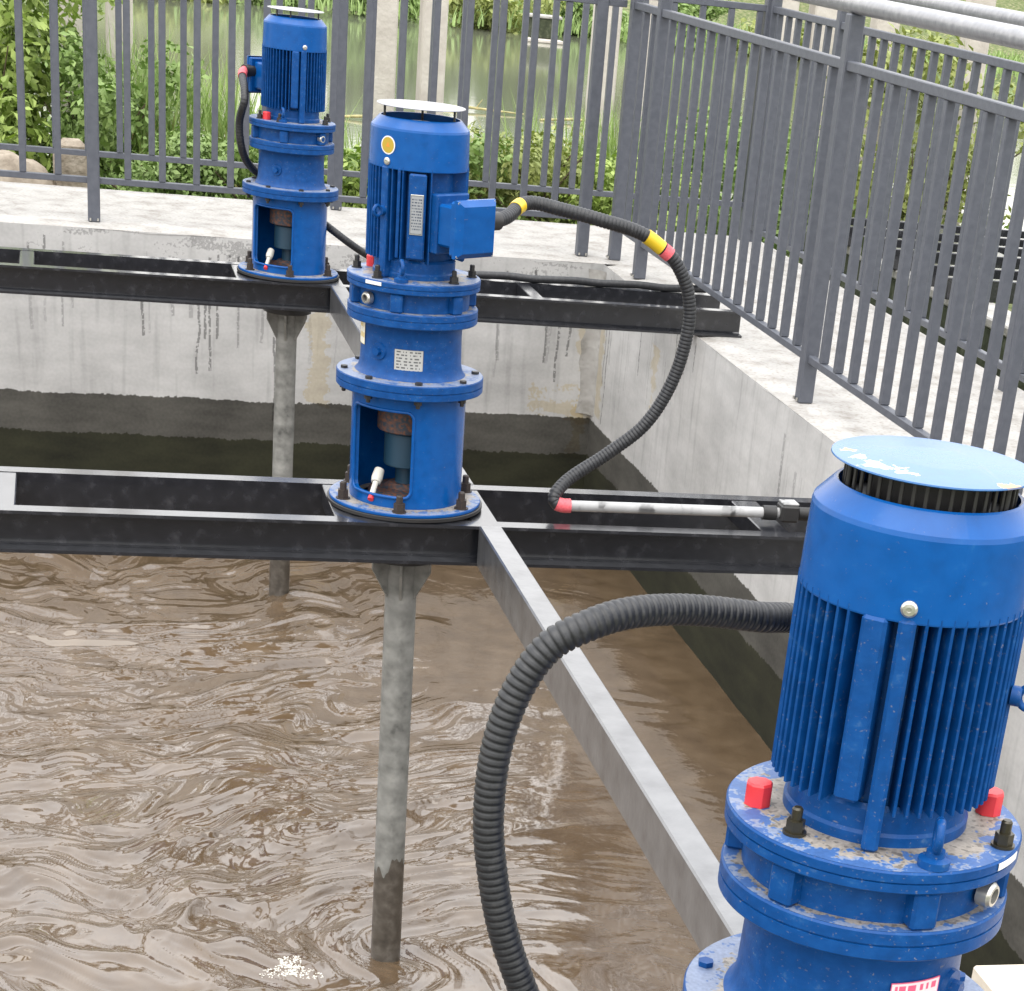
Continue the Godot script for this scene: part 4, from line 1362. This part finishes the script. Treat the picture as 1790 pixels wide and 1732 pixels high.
func bush(label: String, at: Vector3, size: Vector3, mat_name: String, count: int, leaf: float, sd: int, group := "bushes behind the far railing") -> void:
	var b := thing("bush", label, "bush", at, 0.0, group)
	put("foliage", leaf_cloud(Vector3(0, size.y * 0.5, 0), size * Vector3(0.62, 0.5, 0.62), count, leaf, sd, 14), M[mat_name], b)
	put("foliage", leaf_cloud(Vector3(0, size.y * 0.42, 0), size * Vector3(0.55, 0.42, 0.55), count / 3, leaf * 0.9, sd + 1, 12), M[mat_name], b)
	var st := ST()
	var r := RandomNumberGenerator.new()
	r.seed = sd + 2
	for k in 6:
		var tip := Vector3(r.randfn(0, 0.25) * size.x, size.y * r.randf_range(0.5, 0.85), r.randfn(0, 0.25) * size.z)
		add_tube(st, PackedVector3Array([Vector3.ZERO, tip * Vector3(0.3, 0.5, 0.3), tip]), PackedFloat32Array([0.012, 0.009, 0.004]), 6)
	put("stems", done(st), M.bark, b)

func reed(label: String, at: Vector3, w: float, d: float, h: float, n: int, sd: int, straw := true) -> void:
	var b := thing("reed_clump", label, "reeds", at, 0.0, "tall reed clumps behind the far railing")
	put("leaves", blades(w, d, h, n, 0.009, sd), M.reed_green, b)
	if straw:
		put("dry_stalks", blades(w * 0.9, d * 0.9, h * 0.62, n / 2, 0.008, sd + 1, 0.2), M.reed_straw, b)

func build_garden() -> void:
	var gy := -0.5
	# columns
	var cols := [[-0.858, "leftmost pale concrete column, half hidden by leaves"], [-0.55, "pale concrete column just right of the left railing post"], [1.17, "wide pale concrete column between the far and middle mixers"], [1.505, "pale concrete column just right of the middle mixer lid"], [2.7, "pale concrete column beside the railing corner post"], [3.05, "pale concrete column hidden behind the right railing pickets"], [3.96, "pale concrete column seen over the right railing rail"], [4.25, "pale concrete column right of the thick near railing post top"], [4.72, "pale concrete column behind the right railing pickets, second from the right"], [5.42, "rightmost pale concrete column behind the right railing"]]
	for c in cols:
		var w := 0.17 if c[0] != -0.858 else 0.19
		var t := thing("column", c[1], "column", Vector3(c[0], -1.3, -13.0), 0.0, "pale concrete columns beyond the railing")
		put("shaft", box_mesh(Vector3(w, 4.6, w), 0.012), M.column_concrete, t, Vector3(0, 2.3, 0))
		put("plinth", box_mesh(Vector3(w + 0.12, 0.3, w + 0.12), 0.015), M.column_concrete, t, Vector3(0, 0.5, 0))
	# boulder and block
	var st := ST()
	var n := noise(601, 1.2, 4)
	var prof := 24
	st.set_smooth_group(1)
	var BP := func(i: int, j: int) -> Vector3:
		var a := TAU * i / 32.0
		var e := PI / 2 * j / prof
		var u := Vector3(cos(a) * cos(e), sin(e), sin(a) * cos(e))
		return u * Vector3(0.34, 0.46, 0.3) * (1.0 + n.get_noise_3dv(u * 1.2) * 0.12)
	for j in prof:
		for i in 32:
			quad(st, BP.call(i + 1, j), BP.call(i, j), BP.call(i, j + 1), BP.call(i + 1, j + 1))
	var bo := put("boulder", done(st), M.stone, self, Vector3(-1.24, -0.5, -11.0))
	tag(bo, "rounded tan boulder behind the railing at the left edge", "boulder")
	st = ST()
	add_box(st, Vector3.ZERO, Vector3(0.2, 0.5, 0.2), 0.02)
	add_box(st, Vector3(0, 0.27, 0), Vector3(0.15, 0.07, 0.16), 0.03)
	var sb := put("stone_block", done(st), M.stone, self, Vector3(-0.87, -0.26, -11.0), facing(8))
	tag(sb, "squared tan stone block right of the boulder", "stone")
	# bushes, left to right
	bush("leafy bright green bush at the far left above the boulder", Vector3(-1.35, gy, -12.2), Vector3(1.2, 1.7, 1.0), "leaf_bright", 5200, 0.075, 611)
	bush("green leafy bush between boulder and left railing post", Vector3(-0.75, gy, -12.0), Vector3(0.8, 1.05, 0.8), "leaf_mid", 4200, 0.06, 621)
	bush("low dark hedge bush right of the left railing post", Vector3(-0.35, gy, -11.3), Vector3(0.9, 0.55, 0.6), "leaf_mid", 4200, 0.045, 631)
	bush("low dark hedge bush at the left of the far mixer", Vector3(0.2, gy, -11.35), Vector3(0.9, 0.6, 0.6), "leaf_mid", 4200, 0.045, 641)
	bush("bright low bush between the far and middle mixers", Vector3(0.85, gy, -11.5), Vector3(1.0, 0.7, 0.7), "leaf_bright", 4600, 0.05, 651)
	bush("dark green bush behind the middle mixer motor", Vector3(1.4, gy, -11.6), Vector3(0.9, 0.72, 0.7), "leaf_mid", 4200, 0.05, 661)
	bush("yellow green bush right of the middle mixer", Vector3(1.95, gy, -11.6), Vector3(0.9, 0.85, 0.7), "leaf_olive", 4600, 0.05, 671)
	bush("green bush beside the railing corner post", Vector3(2.5, gy, -11.5), Vector3(0.8, 0.7, 0.7), "leaf_bright", 4200, 0.05, 681)
	bush("green shrub behind the right railing far end", Vector3(3.6, gy, -12.2), Vector3(1.2, 1.1, 0.9), "leaf_mid", 4200, 0.06, 691)
	bush("olive shrub beyond the second tank's far end", Vector3(5.0, gy, -12.6), Vector3(1.6, 1.5, 1.0), "leaf_olive", 4600, 0.07, 701)
	reed("tall reed clump right of the left railing post", Vector3(-0.5, gy, -12.3), 0.5, 0.5, 1.1, 520, 711)
	reed("tall reed clump left of the far mixer", Vector3(0.05, gy - 0.05, -12.6), 0.75, 0.5, 1.0, 560, 721)
	reed("short reed clump behind the far mixer", Vector3(0.62, gy - 0.1, -12.8), 0.7, 0.5, 0.75, 420, 731)
	reed("pale reed clump left of the railing corner post", Vector3(2.3, gy - 0.05, -12.2), 0.55, 0.4, 0.95, 520, 741)
	reed("reed clump at the foot of the corner column", Vector3(2.75, gy - 0.05, -12.3), 0.4, 0.4, 0.95, 360, 751)
	# ground cover
	var gc := put("ground_cover", leaf_cloud(Vector3(1.5, gy + 0.08, -13.0), Vector3(6.5, 0.12, 1.9), 26000, 0.06, 761, 60), M.leaf_mid, self)
	gc.set_meta("kind", "stuff")
	tag(gc, "low green plants covering the ground beyond the walkway", "ground cover")
	# far bank: grass, shrubs and trees that the pond mirrors
	var bg := put("bank_grass", blades(60, 7, 0.55, 20000, 0.03, 771, 0.5), M.bank_grass, self, Vector3(16, -1.75, -64.5))
	bg.set_meta("kind", "stuff")
	tag(bg, "bright green grass on the far bank of the pond", "grass")
	var names := ["far left", "second from left", "third from left", "left of middle", "middle", "right of middle", "third from right", "second from right", "far right"]
	for k in 9:
		var x := -8.0 + k * 5.6
		var t := thing("tree", "distant leafy tree on the far pond bank, %s of its row" % names[k], "tree", Vector3(x, -0.9, -73.0 - (k * 7 % 5)), 0.0, "trees on the far bank of the pond")
		var th := 3.3 + (k * 3 % 4) * 0.5
		st = ST()
		add_tube(st, PackedVector3Array([Vector3(0, -0.5, 0), Vector3(0.1, th * 0.4, 0), Vector3(0.05, th * 0.75, 0.1)]), PackedFloat32Array([0.2, 0.15, 0.06]), 8)
		for j in 4:
			add_tube(st, PackedVector3Array([Vector3(0.1, th * (0.3 + 0.1 * j), 0), Vector3(1.1 * cos(j * 1.7), th * (0.5 + 0.1 * j), 1.1 * sin(j * 1.7))]), PackedFloat32Array([0.07, 0.03]), 6)
		put("trunk", done(st), M.bark, t)
		put("crown", leaf_cloud(Vector3(0, th * 0.54, 0), Vector3(3.3, th * 0.48, 2.4), 5200, 0.38, 800 + k, 18), M[["leaf_mid", "leaf_mid", "leaf_olive"][k % 3]], t)
	for k in 7:
		var x2 := 2.0 + k * 2.9
		bush("dark shrub at the far waterline of the pond, number %s from the left" % ["one", "two", "three", "four", "five", "six", "seven"][k], Vector3(x2, -1.95, -60.5 - (k * 5 % 3) * 0.7), Vector3(2.6, 1.0 + 0.3 * (k % 3), 1.4), ["leaf_olive", "leaf_mid", "leaf_mid"][k % 3], 1500, 0.2, 830 + k * 3, "shrubs along the far waterline")
	# small dark hut at the water and floating branches
	var hut := thing("water_gate", "small dark water gate on the far bank of the pond", "gate", Vector3(11.6, -1.9, -57.5))
	put("opening", box_mesh(Vector3(0.7, 0.5, 0.4), 0.03), M.mossy_wall, hut, Vector3(0, 0.34, 0))
	put("sill", box_mesh(Vector3(1.0, 0.09, 0.5), 0.02), M.column_concrete, hut, Vector3(0, 0.045, 0.25))
	put("lintel", box_mesh(Vector3(0.95, 0.08, 0.5), 0.02), M.concrete_old, hut, Vector3(0, 0.63, 0))
	for b in [[3.9, -33.5, 1.5, 10.0], [6.0, -36.5, 1.9, -6.0], [7.8, -36.0, 1.4, 14.0]]:
		st = ST()
		add_tube(st, PackedVector3Array([Vector3(-b[2] / 2, 0, 0), Vector3(-0.1, 0.05, 0.06), Vector3(b[2] / 2, 0.02, 0)]), PackedFloat32Array([0.02, 0.025, 0.01]), 8)
		add_tube(st, PackedVector3Array([Vector3(0.1, 0.04, 0.05), Vector3(0.2, 0.2, 0.1)]), PackedFloat32Array([0.012, 0.006]), 6)
		var br := put("floating_branch", done(st), M.reed_straw, self, Vector3(b[0], -1.89, b[1]), facing(b[3]))
		tag(br, {3.9: "pale branch floating on the pond, leftmost", 6.0: "pale branch floating on the pond, middle one", 7.8: "pale branch floating on the pond, rightmost"}[b[0]], "branch", "branches floating on the pond")
